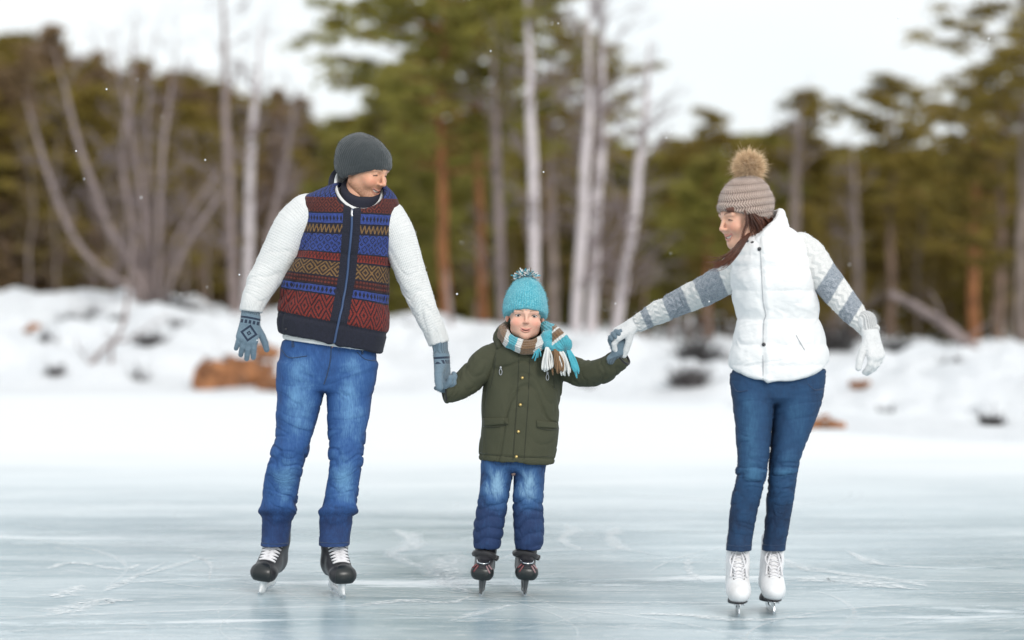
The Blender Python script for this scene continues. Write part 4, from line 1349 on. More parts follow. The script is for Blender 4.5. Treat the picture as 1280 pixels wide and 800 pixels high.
# jeans
f = Field((B[0] - .16, BY - .16, .14), (B[0] + .20, BY + .16, .66), .0036)
st_l, st_r = rows(bl_l), rows(bl_r); f.stack(st_l, rnd=.006); f.stack(st_r, .008, rnd=.006); f.stack(rows([(555, 603, 684, .088), (570, 603, 683, .088), (582, 603, 682, .085), (590, 606, 679, .06)], BY), .012)
V, Q = f.mesh(1); N = normals(V, Q); px, py = to_px(V); isl = px < 640
ang = np.where(isl, stack_uv(V, st_l)[0], stack_uv(V, st_r)[0])
fo = folds(V[:, 2], ang, 20, 4.4, .8)
ph = py + 7.5 * vnoise(ang * 1.1, isl * 9.0, py / 26) + np.where(isl, 0, 5)
roll = np.abs(np.sin(math.pi * ph / 15.0)) ** 0.55
d = .0040 * np.interp(py, [575, 600, 620, 640], [.4, .6, 1, .6]) * fo + .0075 * sstep(608, 632, py) * sstep(690, 680, py) * (roll - .55) * (1 + .5 * vnoise(ang * 1.5, py / 18, isl * 4.0))
V = V + N * d[:, None]; front = sstep(-.1, .45, -N[:, 1])
def spot(cx, cy, rx, ry, a): return a * np.exp(-((px - cx) / rx) ** 2 - ((py - cy) / ry) ** 2)
wear = .15 + front * (spot(621, 605, 14, 26, .85) + spot(662, 606, 13, 26, .85)) - .10 * sstep(630, 645, py) + .15 * fo * sstep(625, 610, py)
make_obj('jeans', V, Q, MAT['denim_boy'], boy, B, {'uvw': np.stack([ang, py, wear], 1)})

# parka
prow = [(420, 632, 684, .055), (428, 619, 696, .080), (438, 611, 702, .098), (452, 608, 703.5, .110), (472, 606, 702.5, .116), (492, 604, 700.5, .116), (522, 601.5, 698.5, .116), (556, 600, 695, .118), (574, 599, 692.5, .118), (584, 599.5, 691.5, .118)]
f = Field((B[0] - .30, BY - .30, .50), (B[0] + .52, BY + .18, 1.10), .0036)
pst = rows(prow, BY); f.stack(pst, rnd=.018)
hA, hB = P(599, 574, BY), P(691, 579, BY); hs = (hB[2] - hA[2]) / (hB[0] - hA[0])
f.cut(lambda X, Y, Z: hA[2] + hs * (X - hA[0]) - Z + 0 * Y, .006)
tV, tQ = f.mesh(1); N = normals(tV, tQ); px, py = to_px(tV)
ang = stack_uv(tV, pst)[0]
d = .0065 * np.interp(py, [430, 460, 520, 570], [.4, .9, .9, .6]) * folds(tV[:, 2] + .2 * np.abs(tV[:, 0] - B[0]), ang, 8.5, 1.7, 1.0) + .005 * fbm(tV[:, 0] * 12, tV[:, 1] * 12, tV[:, 2] * 7, 2)
d -= .0035 * np.exp(-((py - (568.5 + (px - 599) * .054)) / 1.2) ** 2)
tV = tV + N * d[:, None]
pb = bvh_of(tV, tQ)
lV, lQ, lT, lA, lL = limb_mesh(*b_l, h=.0034, fold=.0048, freq=24, seed=7, cosf=.55, ends=(.2, .7, 1, 1, .6))
rV, rQ, rT, rA, rL = limb_mesh(*b_r, h=.0034, fold=.0048, freq=24, seed=8, cosf=.55, ends=(.2, .7, 1, .8, .4))
# hood lying on the shoulders
hf = Field(P(600, 450, BY + .2) - (0, .45, 0), P(715, 395, BY + .2) + (0, .05, 0), .0036)
hf.chain(np.array([P(626, 434, BY - .05), P(627, 421, BY + .01), P(640, 413, BY + .07), P(657, 411, BY + .09), P(674, 414, BY + .07), P(688, 424, BY + .01), P(690, 436, BY - .05)]), [.022, .036, .044, .05, .044, .034, .02], 0, 24)
hV, hQ = hf.mesh(1); hV = hV + normals(hV, hQ) * (.006 * fbm(hV[:, 0] * 18, hV[:, 1] * 18, hV[:, 2] * 18, 2))[:, None]
V, Q = join([(tV, tQ), (lV, lQ), (rV, rQ)])
parka = make_obj('parka', V, Q, MAT['olive'], boy, B)
make_obj('hood', hV, hQ, MAT['olive'], parka, B)
ab = bvh_of(V, Q)
seams(pb, (
    ([(648.5, 436), (648, 470), (646, 505), (643.5, 540), (641, 578)], .0045), ([(662, 438), (661.5, 470), (660, 505), (657.5, 540), (655, 579)], .0035),
    ([(620, 446), (617, 468), (613, 485)], .005), ([(688, 452), (691, 470), (693, 485)], .005),
    ([(600, 566), (645, 571.5), (692, 570)], .003), ([(611, 437), (606, 455), (605, 475), (606, 490)], .005), ([(702, 440), (704, 460), (703, 478)], .005)), MAT['olive_seam'], parka)
for poly in ([(604, 522.5), (635, 522), (635.5, 530), (605, 533)], [(670, 525), (697, 529), (697.5, 536), (671, 534)]):
    fv, fq = flap(pb, poly); make_obj('pocket_flap', fv, fq, MAT['olive'], parka, B)
    e = strip(pb, [poly[3], ((poly[2][0] + poly[3][0]) / 2, (poly[2][1] + poly[3][1]) / 2 + 2.2), poly[2]], .004, .0035, 16); make_obj('flap_edge', e[0], e[1], MAT['olive_seam'], parka, B)
for (x, y) in ((653, 472.5), (650.5, 506), (648, 539.5), (645.5, 571.5)):
    p, nn = hit(pb, x, y); bv, bq = ball(p + nn * .003, (.0068, .0045, .0068), 14, 8); make_obj('snap_button', bv, bq, MAT['brass'], parka, B)
for (x, y) in ((626.5, 465), (684.5, 471)):
    p, nn = hit(pb, x, y)
    t = np.linspace(0, 2 * math.pi, 17); loop = p + nn * .006 + np.stack([.0055 * np.sin(t), 0 * t, -.012 * np.cos(t)], 1)
    a = tube(loop, .0017, 6, cap=False); b = ball(p + nn * .005 + (0, 0, .017), (.005, .004, .006), 10, 8)
    v, q = join([a, b]); make_obj('zip_pull', v, q, MAT['zip'], parka, B)
# dark lining seen in the cuffs
for ptsr in (b_l, b_r):
    d_ = unit(ptsr[0][-1] - ptsr[0][-2]); e = ptsr[0][-1]
    t = np.linspace(0, 2 * math.pi, 25); A_ = unit(np.cross(d_, (0, 1, 0))); Bb = np.cross(d_, A_)
    v, q = tube(e + d_ * .002 + (np.cos(t)[:, None] * A_ + np.sin(t)[:, None] * Bb) * ptsr[1][-1] * .90, .0045, 6, cap=False)
    make_obj('cuff_lining', v, q, MAT['black_lining'], parka, B)

# scarf: a thick knitted loop with stripes, a hanging end and fringes
loop = [(657, 414, BY + .085), (634, 413, BY + .05), (629, 415, BY - .02), (634, 424, BY - .09), (645, 431, BY - .125), (657, 434, BY - .135), (670, 432, BY - .13), (681, 425, BY - .10), (686, 416, BY - .04), (680, 412, BY + .04), (657, 414, BY + .085)]
lp = catmull(np.array([P(*q) for q in loop]), 60)
f = Field(lp.min(0) - .06, lp.max(0) + .06, .003)
f.chain(lp, np.full(60, .0220), flat=((0, 0, 1.0), .82))
V, Q = f.mesh(1); T, A, D, L = along(V, lp); px, py = to_px(V)
V = V + normals(V, Q) * (.004 * fbm(V[:, 0] * 30, V[:, 1] * 30, V[:, 2] * 30, 2) + .0022 * np.sin(A * 4))[:, None]
def stripes(x, edges, cols):
    c = np.zeros((len(x), 3)); i = np.searchsorted(np.array(edges), x)
    for k_, cc in enumerate(cols): c[i == k_] = cc
    return c
wob = 1.2 * vnoise(V[:, 0] * 60, V[:, 1] * 60, V[:, 2] * 60)
c = stripes(px + (py - 425) * .28 + wob, [630.5, 635.5, 646.5, 654, 671.5, 680], [BROWN, WHITE, TEAL, WHITE, BROWN, WHITE, TEAL])
scarf = make_obj('scarf', V, Q, MAT['scarf'], boy, B, {'uvw': np.stack([T, A, D], 1), 'col': np.concatenate([c, np.ones((len(c), 1))], 1)})
tail = catmull(np.array([P(683, 409, BY - .02), P(691, 415, BY - .09), P(698, 423, BY - .13), P(703, 431, BY - .145)]), 20)
f = Field(tail.min(0) - .09, tail.max(0) + .09, .003)
f.chain(tail, np.linspace(.026, .040, 20), flat=((0, 1.0, .25), 2.1))
f.ell(P(684, 424, BY - .115), (.030, .030, .036), .01)
f.chain([P(686, 432, BY - .14), P(698, 434.5, BY - .15), P(709, 431, BY - .14)], [.017, .019, .016], .01)
V, Q = f.mesh(1); T, A, D, L = along(V, tail); px, py = to_px(V)
V = V + normals(V, Q) * (.004 * fbm(V[:, 0] * 34, V[:, 1] * 34, V[:, 2] * 34, 2))[:, None]
tt = (px - 684) * .62 + (py - 409) * .78 + wob.mean()
c = stripes(tt, [3, 7.5, 10, 18.5, 22], [TEAL, BROWN, WHITE, BROWN, WHITE, TEAL]); c[px < 690] = TEAL
make_obj('scarf_end', V, Q, MAT['scarf'], scarf, B, {'uvw': np.stack([T, A, D], 1), 'col': np.concatenate([c, np.ones((len(c), 1))], 1)})
g5 = np.random.default_rng(5)
def tassel(a, b, n, spread, r, mat):
    parts = []
    a, b = np.asarray(a), np.asarray(b)
    for i in range(n):
        o = g5.normal(size=3) * spread * np.array([1, .7, .3])
        m = a * .45 + b * .55 + o * 1.2 + g5.normal(size=3) * .003
        parts.append(tube(catmull([a + o * .35, m, b + o * 1.3 + (0, 0, g5.normal() * .008)], 9), [r] * 6 + [r * 1.1, r * 1.15, r * .6], 6))
    v, q = join(parts); make_obj('fringe', v, q, mat, scarf, B)
tassel(P(684.5, 434, BY - .155), P(684, 461, BY - .15), 16, .0075, .0042, MAT['fringe_white'])
tassel(P(693.5, 436, BY - .16), P(696.5, 464, BY - .15), 16, .0075, .0042, MAT['fringe_brown'])
tassel(P(701, 436, BY - .155), P(707, 465, BY - .14), 18, .0085, .0042, MAT['fringe_white'])
tassel(P(708, 434, BY - .15), P(718, 464, BY - .13), 22, .0105, .0042, MAT['fringe_teal'])
for (a, b) in (((668, 434), (657.5, 441)), ((670, 434), (666, 447)), ((671, 434), (669, 450)), ((672, 434), (675, 445)), ((665, 434), (655, 438))):
    pass
thin = [tube(catmull([P(a[0], a[1], BY - .145), P((a[0] + b[0]) / 2 + 1, (a[1] + b[1]) / 2, BY - .142), P(b[0], b[1], BY - .13)], 8), .0034, 6) for (a, b) in (((668, 433), (655.5, 440.5)), ((669, 433), (658, 442)), ((670, 434), (665.5, 448)), ((671, 434), (668.5, 451)), ((672, 434), (676, 445)), ((671, 433), (672, 447)))]
v, q = join(thin); make_obj('fringe', v, q, MAT['fringe_teal'], scarf, B)

# gloves
V, Q, uv, _ = glove_mesh(P(570, 483, BY - .062), (-1, -.10, .05), (0.1, .9, .4), (.95, 1.0, 1.05, 1.0), thumb=(.4, .25), scale=.62, spread=.03, cuff=.022, cuff_r=.028, fat=1.25, thumb_side=1)
fuzz(V, Q, 1200, .0042, .0008, MAT['glove_boy'], make_obj('glove', V, Q, MAT['glove_boy'], boy, B, {'uvw': uv}), B, uv)
V, Q, uv, _ = glove_mesh(P(775.5, 441, BY - .165), (-.35, 0, 1), (.2, -1, .1), (.75, .8, .85, .8), thumb=(.25, .75), scale=.72, spread=.04, cuff=.060, cuff_r=.030, fat=1.2, cuff_dir=(-.62, .15, -.50))
fuzz(V, Q, 1200, .0042, .0008, MAT['glove_boy'], make_obj('glove', V, Q, MAT['glove_boy'], boy, B, {'uvw': uv}), B, uv)
skate('kid', boy, B, np.array([P(602, 743, 9.09)[0], 9.10, 0.0]), -4, 5, .064, .86)
skate('kid', boy, B, np.array([P(654.5, 743, 9.09)[0], 9.10, 0.0]), 4, 4, .064, .86)

# ================================================================== THE WOMAN
WY = 8.55
woman_base = np.array([P(945, 765, WY)[0], WY, 0.0])
woman = thing('person', 'smiling woman in white quilted vest and fur pompom hat, arm stretched to the boy', 'person', woman_base)
B = woman_base
WH = P(929.5, 269, WY - .02); WM = frame(-66, 13, 0)
w_l = arm_pts([(925, 334, WY + .03, 46), (910, 347, WY + .07, 41), (890, 359, WY + .14, 37.5), (868, 370, WY + .22, 35), (844, 381, WY + .28, 31), (820, 392, WY + .33, 27), (803, 401, WY + .36, 23), (796, 404, WY + .37, 22)])
w_r = arm_pts([(1000, 312, WY + .02, 44), (1012, 322, WY, 44), (1026, 341, WY - .03, 41), (1040, 360, WY - .05, 38), (1054, 377, WY - .08, 34), (1070, 395, WY - .12, 29), (1084, 410, WY - .15, 25), (1090, 417, WY - .165, 24)])
wl_l = [(468, 913, 972, .105, WY), (485, 914, 970, .108, WY), (508, 916.5, 967, .104, WY - .01), (540, 920, 964, .090, WY - .03), (576, 922, 961, .078, WY - .05), (592, 921, 958.5, .073, WY - .05), (608, 918, 955, .069, WY - .04), (636, 912.5, 947.5, .063, WY - .02), (664, 910, 942, .057, WY), (680, 908, 939.5, .058, WY), (688, 907, 939.5, .060, WY)]
wl_r = [(462, 968, 1031, .105, WY), (480, 967, 1030, .108, WY), (500, 966.5, 1027.5, .106, WY), (520, 965.5, 1021.5, .098, WY), (544, 964.5, 1011.5, .088, WY - .01), (572, 962, 1000.5, .076, WY - .02), (596, 959.5, 996, .070, WY - .02), (612, 959.5, 994, .067, WY - .01), (636, 958, 990, .062, WY + .02), (660, 956, 986, .056, WY + .05), (680, 953, 982, .058, WY + .07), (688, 952, 981.5, .060, WY + .07)]
bf = body_field([(np.array([P(970, 470, WY), P(971, 430, WY), P(970, 396, WY), P(966, 350, WY), P(958, 320, WY)]), np.array([.11, .10, .09, .10, .06])),
                 (np.array([P(958, 322, WY), P(948, 300, WY), P(941, 280, WY)]), np.array([.05, .047, .047])),
                 (w_l[0], w_l[1] * .55), (w_r[0], w_r[1] * .55), leg_chain(wl_l), leg_chain(wl_r)])
add_head(woman, B, WH, WM, (0.95, 0.96, 0.97), bf, MAT['skin'], 0.012, (0.05, 0.035, 0.02), (0, -0.85, -0.5),
         skin=(0.74, 0.425, 0.300), lip=(0.52, 0.20, 0.18), lipk=.6, brow=(0.10, 0.045, 0.03), smile=1.35, open_=0.0042, lid=-0.001, cheek=0.0245, jaw=0.055, nose=0.88, chin=0.018, blush=0.5, fem=True)
_, hv, hq = hat('bobble_hat', woman, B, MAT['hat_oat'], WH, WM, (0, 0.022, 0.040), (0.100, 0.117, 0.104), (0.034, -0.048), 0.94, extra=[((0, 0.03, 0.095), (0.070, 0.082, 0.058), 0.035)], fz=4000)
bobble = [o for o in woman.children if o.name.startswith('bobble_hat')][0]
V, Q, uv = fur_ball(P(936, 209, WY + .01), .052, 16000, .024, .0016, 11, curl=.55)
make_obj('pompom', V, Q, MAT['fur_tan'], bobble, B, {'uvw': uv})
hb = bvh_of(hv, hq)
tv, tq = flap(hb, [(907.5, 260.5), (917, 258.5), (918.5, 266), (909.5, 269)], 8, 6, .002, .003); make_obj('leather_tag', tv, tq, MAT['leather_tag'], bobble, B)

# hair: strands from under the hat, past the cheek, gathered over the shoulder
g6 = np.random.default_rng(6); parts, ids, ts = [], [], []
def hair(pts, n, spread, r, fray=1.0):
    pts = np.array([P(*q) for q in pts])
    for i in range(n):
        o = g6.normal(size=3) * spread; e = g6.normal(size=3) * spread * fray
        k_ = np.linspace(0, 1, len(pts))[:, None]
        q = catmull(pts + o * (0.4 + np.sin(k_ * math.pi) * .9) + e * k_ ** 2, 16)
        rr = r * g6.uniform(.7, 1.2) * np.interp(np.linspace(0, 1, 16), [0, .1, .6, 1], [.7, 1, .8, .06])
        v, f_ = tube(q, rr, 6, cap=False); parts.append((v, f_)); ids.append(np.full(len(v), g6.random())); ts.append(np.repeat(np.linspace(0, 1, 16), 6))
hair([(931, 263, WY - .115), (934, 276, WY - .12), (930, 290, WY - .125), (925, 303, WY - .13)], 16, .0026, .0016)
hair([(938, 267, WY - .10), (943, 277, WY - .09), (946, 287, WY - .07), (944, 299, WY - .05)], 110, .009, .0022)
hair([(948, 268, WY - .08), (953, 277, WY - .05), (954, 285, WY - .03), (951, 294, WY - .02)], 110, .009, .0023)
hair([(955, 268, WY - .05), (960, 272, WY - .02), (962, 276, WY + .0), (960, 282, WY)], 60, .008, .0023)
hair([(937, 292, WY - .09), (928, 302, WY - .13), (919, 314, WY - .145), (908, 326, WY - .15), (893, 334, WY - .145)], 90, .0040, .0022, 2.0)
hair([(930, 300, WY - .13), (917, 316, WY - .15), (902, 327, WY - .15), (886, 328, WY - .14)], 30, .006, .0013, 3.0)
v, q = join(parts); make_obj('hair', v, q, MAT['hair'], woman, B, {'uvw': np.stack([np.concatenate(ts), np.concatenate(ids), np.zeros(len(v))], 1)})

# jeans
f = Field((B[0] - .16, WY - .2, .12), (B[0] + .34, WY + .24, 1.0), .0038)
st_l, st_r = rows(wl_l), rows(wl_r); f.stack(st_l, rnd=.006); f.stack(st_r, .006, rnd=.006)
f.stack(rows([(462, 914, 1031, .112), (480, 914.5, 1030, .115), (496, 917, 1027, .108), (504, 925, 1015, .085)], WY), .012)
V, Q = f.mesh(1); N = normals(V, Q); px, py = to_px(V); isl = px < np.interp(py, [460, 510, 600, 690], [968, 966, 957, 946])
ang = np.where(isl, stack_uv(V, st_l)[0], stack_uv(V, st_r)[0])
fo = folds(V[:, 2] + .12 * V[:, 0] * np.where(isl, 1, -1), ang, 36, 6.1, .3, .9)
amp = np.interp(py, [465, 490, 540, 575, 592, 605, 620, 650, 690], [.5, .4, .35, .7, 1.3, 1.4, .7, .5, .4])
V = V + N * (.0040 * amp * fo)[:, None]; front = sstep(-.1, .45, -N[:, 1])
def spot(cx, cy, rx, ry, a): return a * np.exp(-((px - cx) / rx) ** 2 - ((py - cy) / ry) ** 2)
wear = .32 + front * (spot(938, 530, 14, 44, .45) + spot(939, 590, 15, 30, .34) + spot(996, 520, 15, 40, .35) + spot(979, 590, 14, 30, .32) + spot(928, 640, 10, 26, .12)) - .2 * sstep(.5, 0, -N[:, 1]) + .12 * fo * amp * front - .08 * sstep(615, 640, py)
jn = make_obj('jeans', V, Q, MAT['denim_woman'], woman, B, {'uvw': np.stack([ang, py, wear], 1)})
jb = bvh_of(V, Q)
seams(jb, (([(916, 480), (922, 489), (935, 488)], .004), ([(1010, 480), (1018, 487), (1029, 486)], .004), ([(909, 681), (924, 683), (938, 681.5)], .003), ([(953.5, 680.5), (967, 682), (981, 680.5)], .003)), MAT['stitch'], jn)

# sweater sleeves (grey and white bands)
def banded(ptsr, bands, seed):
    V, Q, T, A, L = limb_mesh(*ptsr, h=.0034, fold=.0038, freq=26, seed=seed, ends=(.3, .8, 1, 1, .8))
    px, py = to_px(V)
    s = np.zeros(len(V)); x = px + bands[0] * (py - bands[1]) + .9 * vnoise(V[:, 0] * 70, V[:, 1] * 70, V[:, 2] * 70)
    for a, b in bands[2]: s = np.maximum(s, sstep(a - .8, a + .8, x) * sstep(b + .8, b - .8, x))
    return V, Q, np.stack([T, A, s], 1)
L_ = banded(w_l, (-.42, 375, [(794, 804), (828, 858), (876, 913)]), 12)
R_ = banded(w_r, (.62, 360, [(1022, 1047), (1068, 1090)]), 13)
f = Field((B[0] - .1, WY - .2, .95), (B[0] + .3, WY + .2, 1.5), .006)
f.stack(rows([(300, 935, 985, .07), (330, 922, 1004, .10), (400, 930, 1014, .085), (465, 918, 1028, .105)], WY))
C_ = f.mesh(1)
V, Q = join([L_[:2], R_[:2], C_]); uv = np.concatenate([L_[2], R_[2], np.zeros((len(C_[0]), 3))])
fuzz(V, Q, 6000, .0050, .0008, MAT['striped_wool'], make_obj('sweater', V, Q, MAT['striped_wool'], woman, B, {'uvw': uv}), B, uv)

# quilted vest
wrows = [(283, 950, 984, .05), (290, 938, 992, .080), (298, 926, 1000, .100), (312, 917, 1008, .120), (330, 913, 1013, .132), (348, 914, 1016, .138), (360, 916, 1019, .137), (380, 919.5, 1022, .127), (398, 922, 1022.5, .116), (412, 920, 1026, .120), (428, 916, 1032, .130), (450, 911.5, 1035, .138), (468, 911, 1034.5, .138), (480, 912, 1033, .136)]
f = Field((B[0] - .18, WY - .22, .80), (B[0] + .36, WY + .22, 1.50), .0034)
wst = rows(wrows, WY, 2.4); f.stack(wst, rnd=.02)
f.cut(lambda X, Y, Z: P(0, 475.5, WY)[2] - .10 * ((X - P(968, 0, WY)[0]) ** 2) / .02 * -.35 - Z + 0 * Y, .010)
V, Q = f.mesh(1); N = normals(V, Q); px, py = to_px(V); ang = stack_uv(V, wst)[0]
quilt = np.array([318, 332, 362, 398, 430, 456]) 
yy = py + .00030 * (px - 970) ** 2 - 1.5
d = np.min(np.abs(yy[:, None] - quilt[None]), axis=1)
puff = 1 - np.exp(-(d / 7.0)); puff = puff * .0075
zx = np.interp(py, [296, 312, 345, 378, 394, 400, 440, 478], [947, 950.5, 952, 954, 957.5, 954.5, 954, 954.5])
wz = np.where(V[:, 1] < WY - .02, px - zx, 99.0)
puff *= 1 - .75 * np.exp(-(wz / 5.0) ** 2)
puff += .0045 * np.exp(-((wz - 5) / 4.0) ** 2)
cr = (1 - 2 * np.abs(vnoise(ang * 4 + 3 * vnoise(py / 22, ang, 1.0), py / 30, 5.5))) * np.exp(-d / 9.0) * .0032 + .005 * fbm(V[:, 0] * 14, V[:, 1] * 14, V[:, 2] * 14, 3)
V = V + N * (puff - .003 + cr)[:, None]
vest = make_obj('vest', V, Q, MAT['puffer'], woman, B)
vb = bvh_of(V, Q)
seams(vb, (([(950.5, 312), (951.5, 330), (952.5, 350), (954, 378), (957.5, 394), (954.8, 402), (954, 430), (954, 474)], .0042),
               ([(995, 419), (1000, 428), (1006, 438)], .0045)), MAT['puffer_seam'], vest)
for (x, y) in ((949.5, 311.5), (955, 431)):
    p, nn = hit(vb, x, y); bv, bq = ball(p + nn * .003, (.0075, .005, .0075), 12, 8); make_obj('snap', bv, bq, MAT['snap'], vest, B)
nc = P(958, 305, WY); z0, z1 = P(0, 318, WY)[2], P(0, 262, WY)[2]
top_c0 = plane_from(P(966, 262, WY + .02), P(944, 303, WY - .14), P(914, 306, WY - .02))
top_c = lambda X, Y: np.minimum(top_c0(X, Y), P(0, 262, WY)[2])
V, Q, uv = ring(nc, .118, .112, z0 - .03, z1, .030, top_c, tilt=(-.022, .0), flare=-.36, h=.0034)
V = V + normals(V, Q) * (.006 * fbm(V[:, 0] * 22, V[:, 1] * 22, V[:, 2] * 22, 3))[:, None]
make_obj('collar', V, Q, MAT['puffer'], vest, B)
cb = bvh_of(V, Q)
for (x, y) in ((934, 301.5), (941, 303.5)):
    p, nn = hit(cb, x, y)
    if p is None: p, nn = hit(vb, x, y)
    if p is not None:
        bv, bq = ball(p + nn * .003, (.0070, .005, .0060), 12, 8); make_obj('snap', bv, bq, MAT['snap'], vest, B)

# gloves
V, Q, uv, _ = glove_mesh(P(794, 405, WY + .375), (-.86, .06, -.50), (.45, .45, -.75), (.55, .62, .7, .75), thumb=(.25, .25), scale=.95, spread=.05, cuff=.055, cuff_r=.037, fat=1.1, thumb_n=.65)
fuzz(V, Q, 1200, .0042, .0008, MAT['glove_white'], make_obj('glove', V, Q, MAT['glove_white'], woman, B, {'uvw': uv}), B, uv)
V, Q, uv, _ = glove_mesh(P(1088, 418, WY - .17), (.20, -.30, -.95), (-.55, .70, -.15), (.42, .5, .55, .6), thumb=(.30, .40), scale=.97, spread=.05, cuff=.055, cuff_r=.040, fat=1.12, thumb_side=-1)
fuzz(V, Q, 1200, .0042, .0008, MAT['glove_white'], make_obj('glove', V, Q, MAT['glove_white'], woman, B, {'uvw': uv}), B, uv)
skate('figure', woman, B, np.array([P(923, 768, 8.50)[0], 8.54, 0.0]), -3, 1, .050, 1.0)
skate('figure', woman, B, np.array([P(963, 764, 8.58)[0], 8.605, 0.0]), 0, 4, .050, 1.0)
# ================================================================== THE POND AND ITS SNOWY BANK
def m_ice():
    """clear blue-grey ice with frost, scuffs and blown snow; snow lies over it from about 13 m out"""
    g = Gr('pond_ice'); o = g.obj(); x, y, z = g.xyz(o)
    streak = g.noise(g.scale(o, (0.55, 2.6, 1)), 1.1, 7, 0.62, 0.3)
    fine = g.noise(g.scale(o, (0.5, 3.2, 1)), 9.0, 8, 0.70)
    cloud = g.noise(g.scale(o, (0.5, 1, 1)), 0.45, 4, 0.55)
    scr = g.noise(g.scale(o, (0.35, 9.0, 1)), 5.2, 7, 0.72, 0.25)
    base = g.mix(cloud.smooth(0.3, 0.7), (0.185, 0.285, 0.335), (0.35, 0.46, 0.51))
    base = g.mix(streak.smooth(0.36, 0.66) * 0.62, base, (0.64, 0.73, 0.77))
    base = g.mix(fine.smooth(0.55, 0.72) * 0.5, base, (0.74, 0.79, 0.81))
    base = g.mix(scr.smooth(0.57, 0.68) * 0.75, base, (0.82, 0.85, 0.86))
    fleck = g.noise(g.scale(o, (1.0, 3.4, 1)), 7.5, 7, 0.7, 0.4)
    base = g.mix(fleck.smooth(0.55, 0.66) * 0.55, base, (0.78, 0.83, 0.85))
    base = g.mix((1.0 - fleck).smooth(0.60, 0.72) * 0.6, base, (0.20, 0.305, 0.355))
    drift = g.noise(g.scale(o, (0.30, 1.3, 1)), 1.25, 6, 0.68, 0.8)
    near = (y - 6.0) / 16.0
    cover = (drift.smooth(0.56, 0.68) * 0.85)
    far = (y + (g.noise(g.scale(o, (0.25, 0.8, 1)), 0.9, 5, 0.6) - 0.5) * 5.5)
    far_snow = far.smooth(8.8, 19.0)  # snow cover on the ice, thickening with distance
    snow = cover.max(far_snow)
    c = g.mix(snow, base, (0.80, 0.82, 0.835))
    r = (0.15 + fine * 0.14 + snow * 0.5).min(0.95)
    return g.out(c, r, fine * 0.5 + drift * 0.4 + scr * 0.3, 0.004, bstr=0.35)


def m_snow():
    g = Gr('snow'); o = g.obj(); n = g.noise(o, 2.6, 6, 0.6); f = g.noise(o, 40, 3); b = g.noise(o, 0.8, 3)
    return g.out(g.mix(b, (0.74, 0.765, 0.80), (0.80, 0.81, 0.825)), 0.75, n * 1.0 + f * 0.12, 0.22, bstr=0.8)


def m_scuff():
    """frost raised by blades: broken, see-through edges"""
    g = Gr('frost_scuff'); o = g.obj(); n = g.noise(g.scale(o, (1, 1.3, 1)), 26, 7, 0.75); e = g.val('edge')
    p = g.node('ShaderNodeBsdfPrincipled'); p.inputs['Base Color'].default_value = (0.84, 0.86, 0.87, 1); p.inputs['Roughness'].default_value = 0.8
    t = g.node('ShaderNodeBsdfTransparent'); m = g.node('ShaderNodeMixShader'); out = g.node('ShaderNodeOutputMaterial')
    g.put(m.inputs[0], e * (n.smooth(0.35, 0.66)) * 0.85)
    g.nt.links.new(t.outputs[0], m.inputs[1]); g.nt.links.new(p.outputs[0], m.inputs[2]); g.nt.links.new(m.outputs[0], out.inputs[0])
    return g.mat


MAT['ice'] = m_ice(); MAT['snow'] = m_snow(); MAT['scuff'] = m_scuff()
V = np.array([(-90, -6, 0), (90, -6, 0), (90, 34, 0), (-90, 34, 0)], float)
tag(make_obj('ice', V, [[0, 1, 2, 3]], MAT['ice'], smooth=False), kind='structure')

# skate marks: arcs lying on the ice
g7 = np.random.default_rng(77)
pts, faces, edge = [], [], []
def mark(c, width, k=1.0):
    """c: centre line (x, y) on the ice"""
    c = np.asarray(c, float); n = len(c); b = len(pts)
    T = np.gradient(c, axis=0); T /= np.linalg.norm(T, axis=1)[:, None] + 1e-9; S = np.stack([-T[:, 1], T[:, 0]], 1)
    w = width * np.interp(np.linspace(0, 1, n), [0, .15, .6, 1], [.25, 1, .9, .1]) * (1 + .5 * fbm(np.arange(n) * .35 + b, 0, 0, 2))
    for i in range(n):
        for q, e in ((-1, 0), (-.35, k), (.35, k), (1, 0)):
            pts.append((*(c[i] + S[i] * q * w[i]), 0.004)); edge.append(e)
    for i in range(n - 1):
        for q in range(3):
            a = b + i * 4 + q; faces.append([a, a + 1, a + 5, a + 4])
def g_at(px, py):
    Y = CAM_Z * F_PX / (py - HORIZON); return np.array([(px - 640) * Y / F_PX, Y])
for (line, w) in (([(486, 661), (512, 670), (514, 684), (490, 692), (510, 704), (546, 714), (556, 726)], .07), ([(572, 694), (557, 706), (558, 722), (572, 736), (590, 742)], .10), ([(706, 656), (716, 664), (704, 674), (714, 684), (738, 690)], .05), ([(772, 660), (764, 672), (776, 686), (800, 690)], .05),
                  ([(60, 712), (90, 704), (150, 712), (176, 706)], .05), ([(64, 770), (96, 760), (130, 752), (166, 752)], .12), ([(72, 748), (86, 740), (104, 732)], .08), ([(130, 740), (160, 726), (210, 702)], .03), ([(170, 722), (205, 712), (250, 700), (300, 698)], .03), ([(240, 694), (262, 706), (262, 726)], .025),
                  ([(980, 700), (1000, 710), (1040, 716), (1130, 728), (1160, 734)], .09), ([(1000, 728), (1040, 724), (1100, 732), (1150, 738)], .16), ([(560, 778), (596, 768), (640, 758), (700, 756)], .03), ([(800, 768), (860, 770), (930, 776), (1040, 770)], .06), ([(860, 700), (862, 716), (880, 728)], .03), ([(1060, 690), (1100, 706), (1200, 712)], .05), ([(440, 760), (500, 752), (560, 754), (590, 746)], .05), ([(620, 700), (680, 690), (760, 688), (830, 694)], .03)):
    mark(catmull([g_at(*q) for q in line], 40), w)
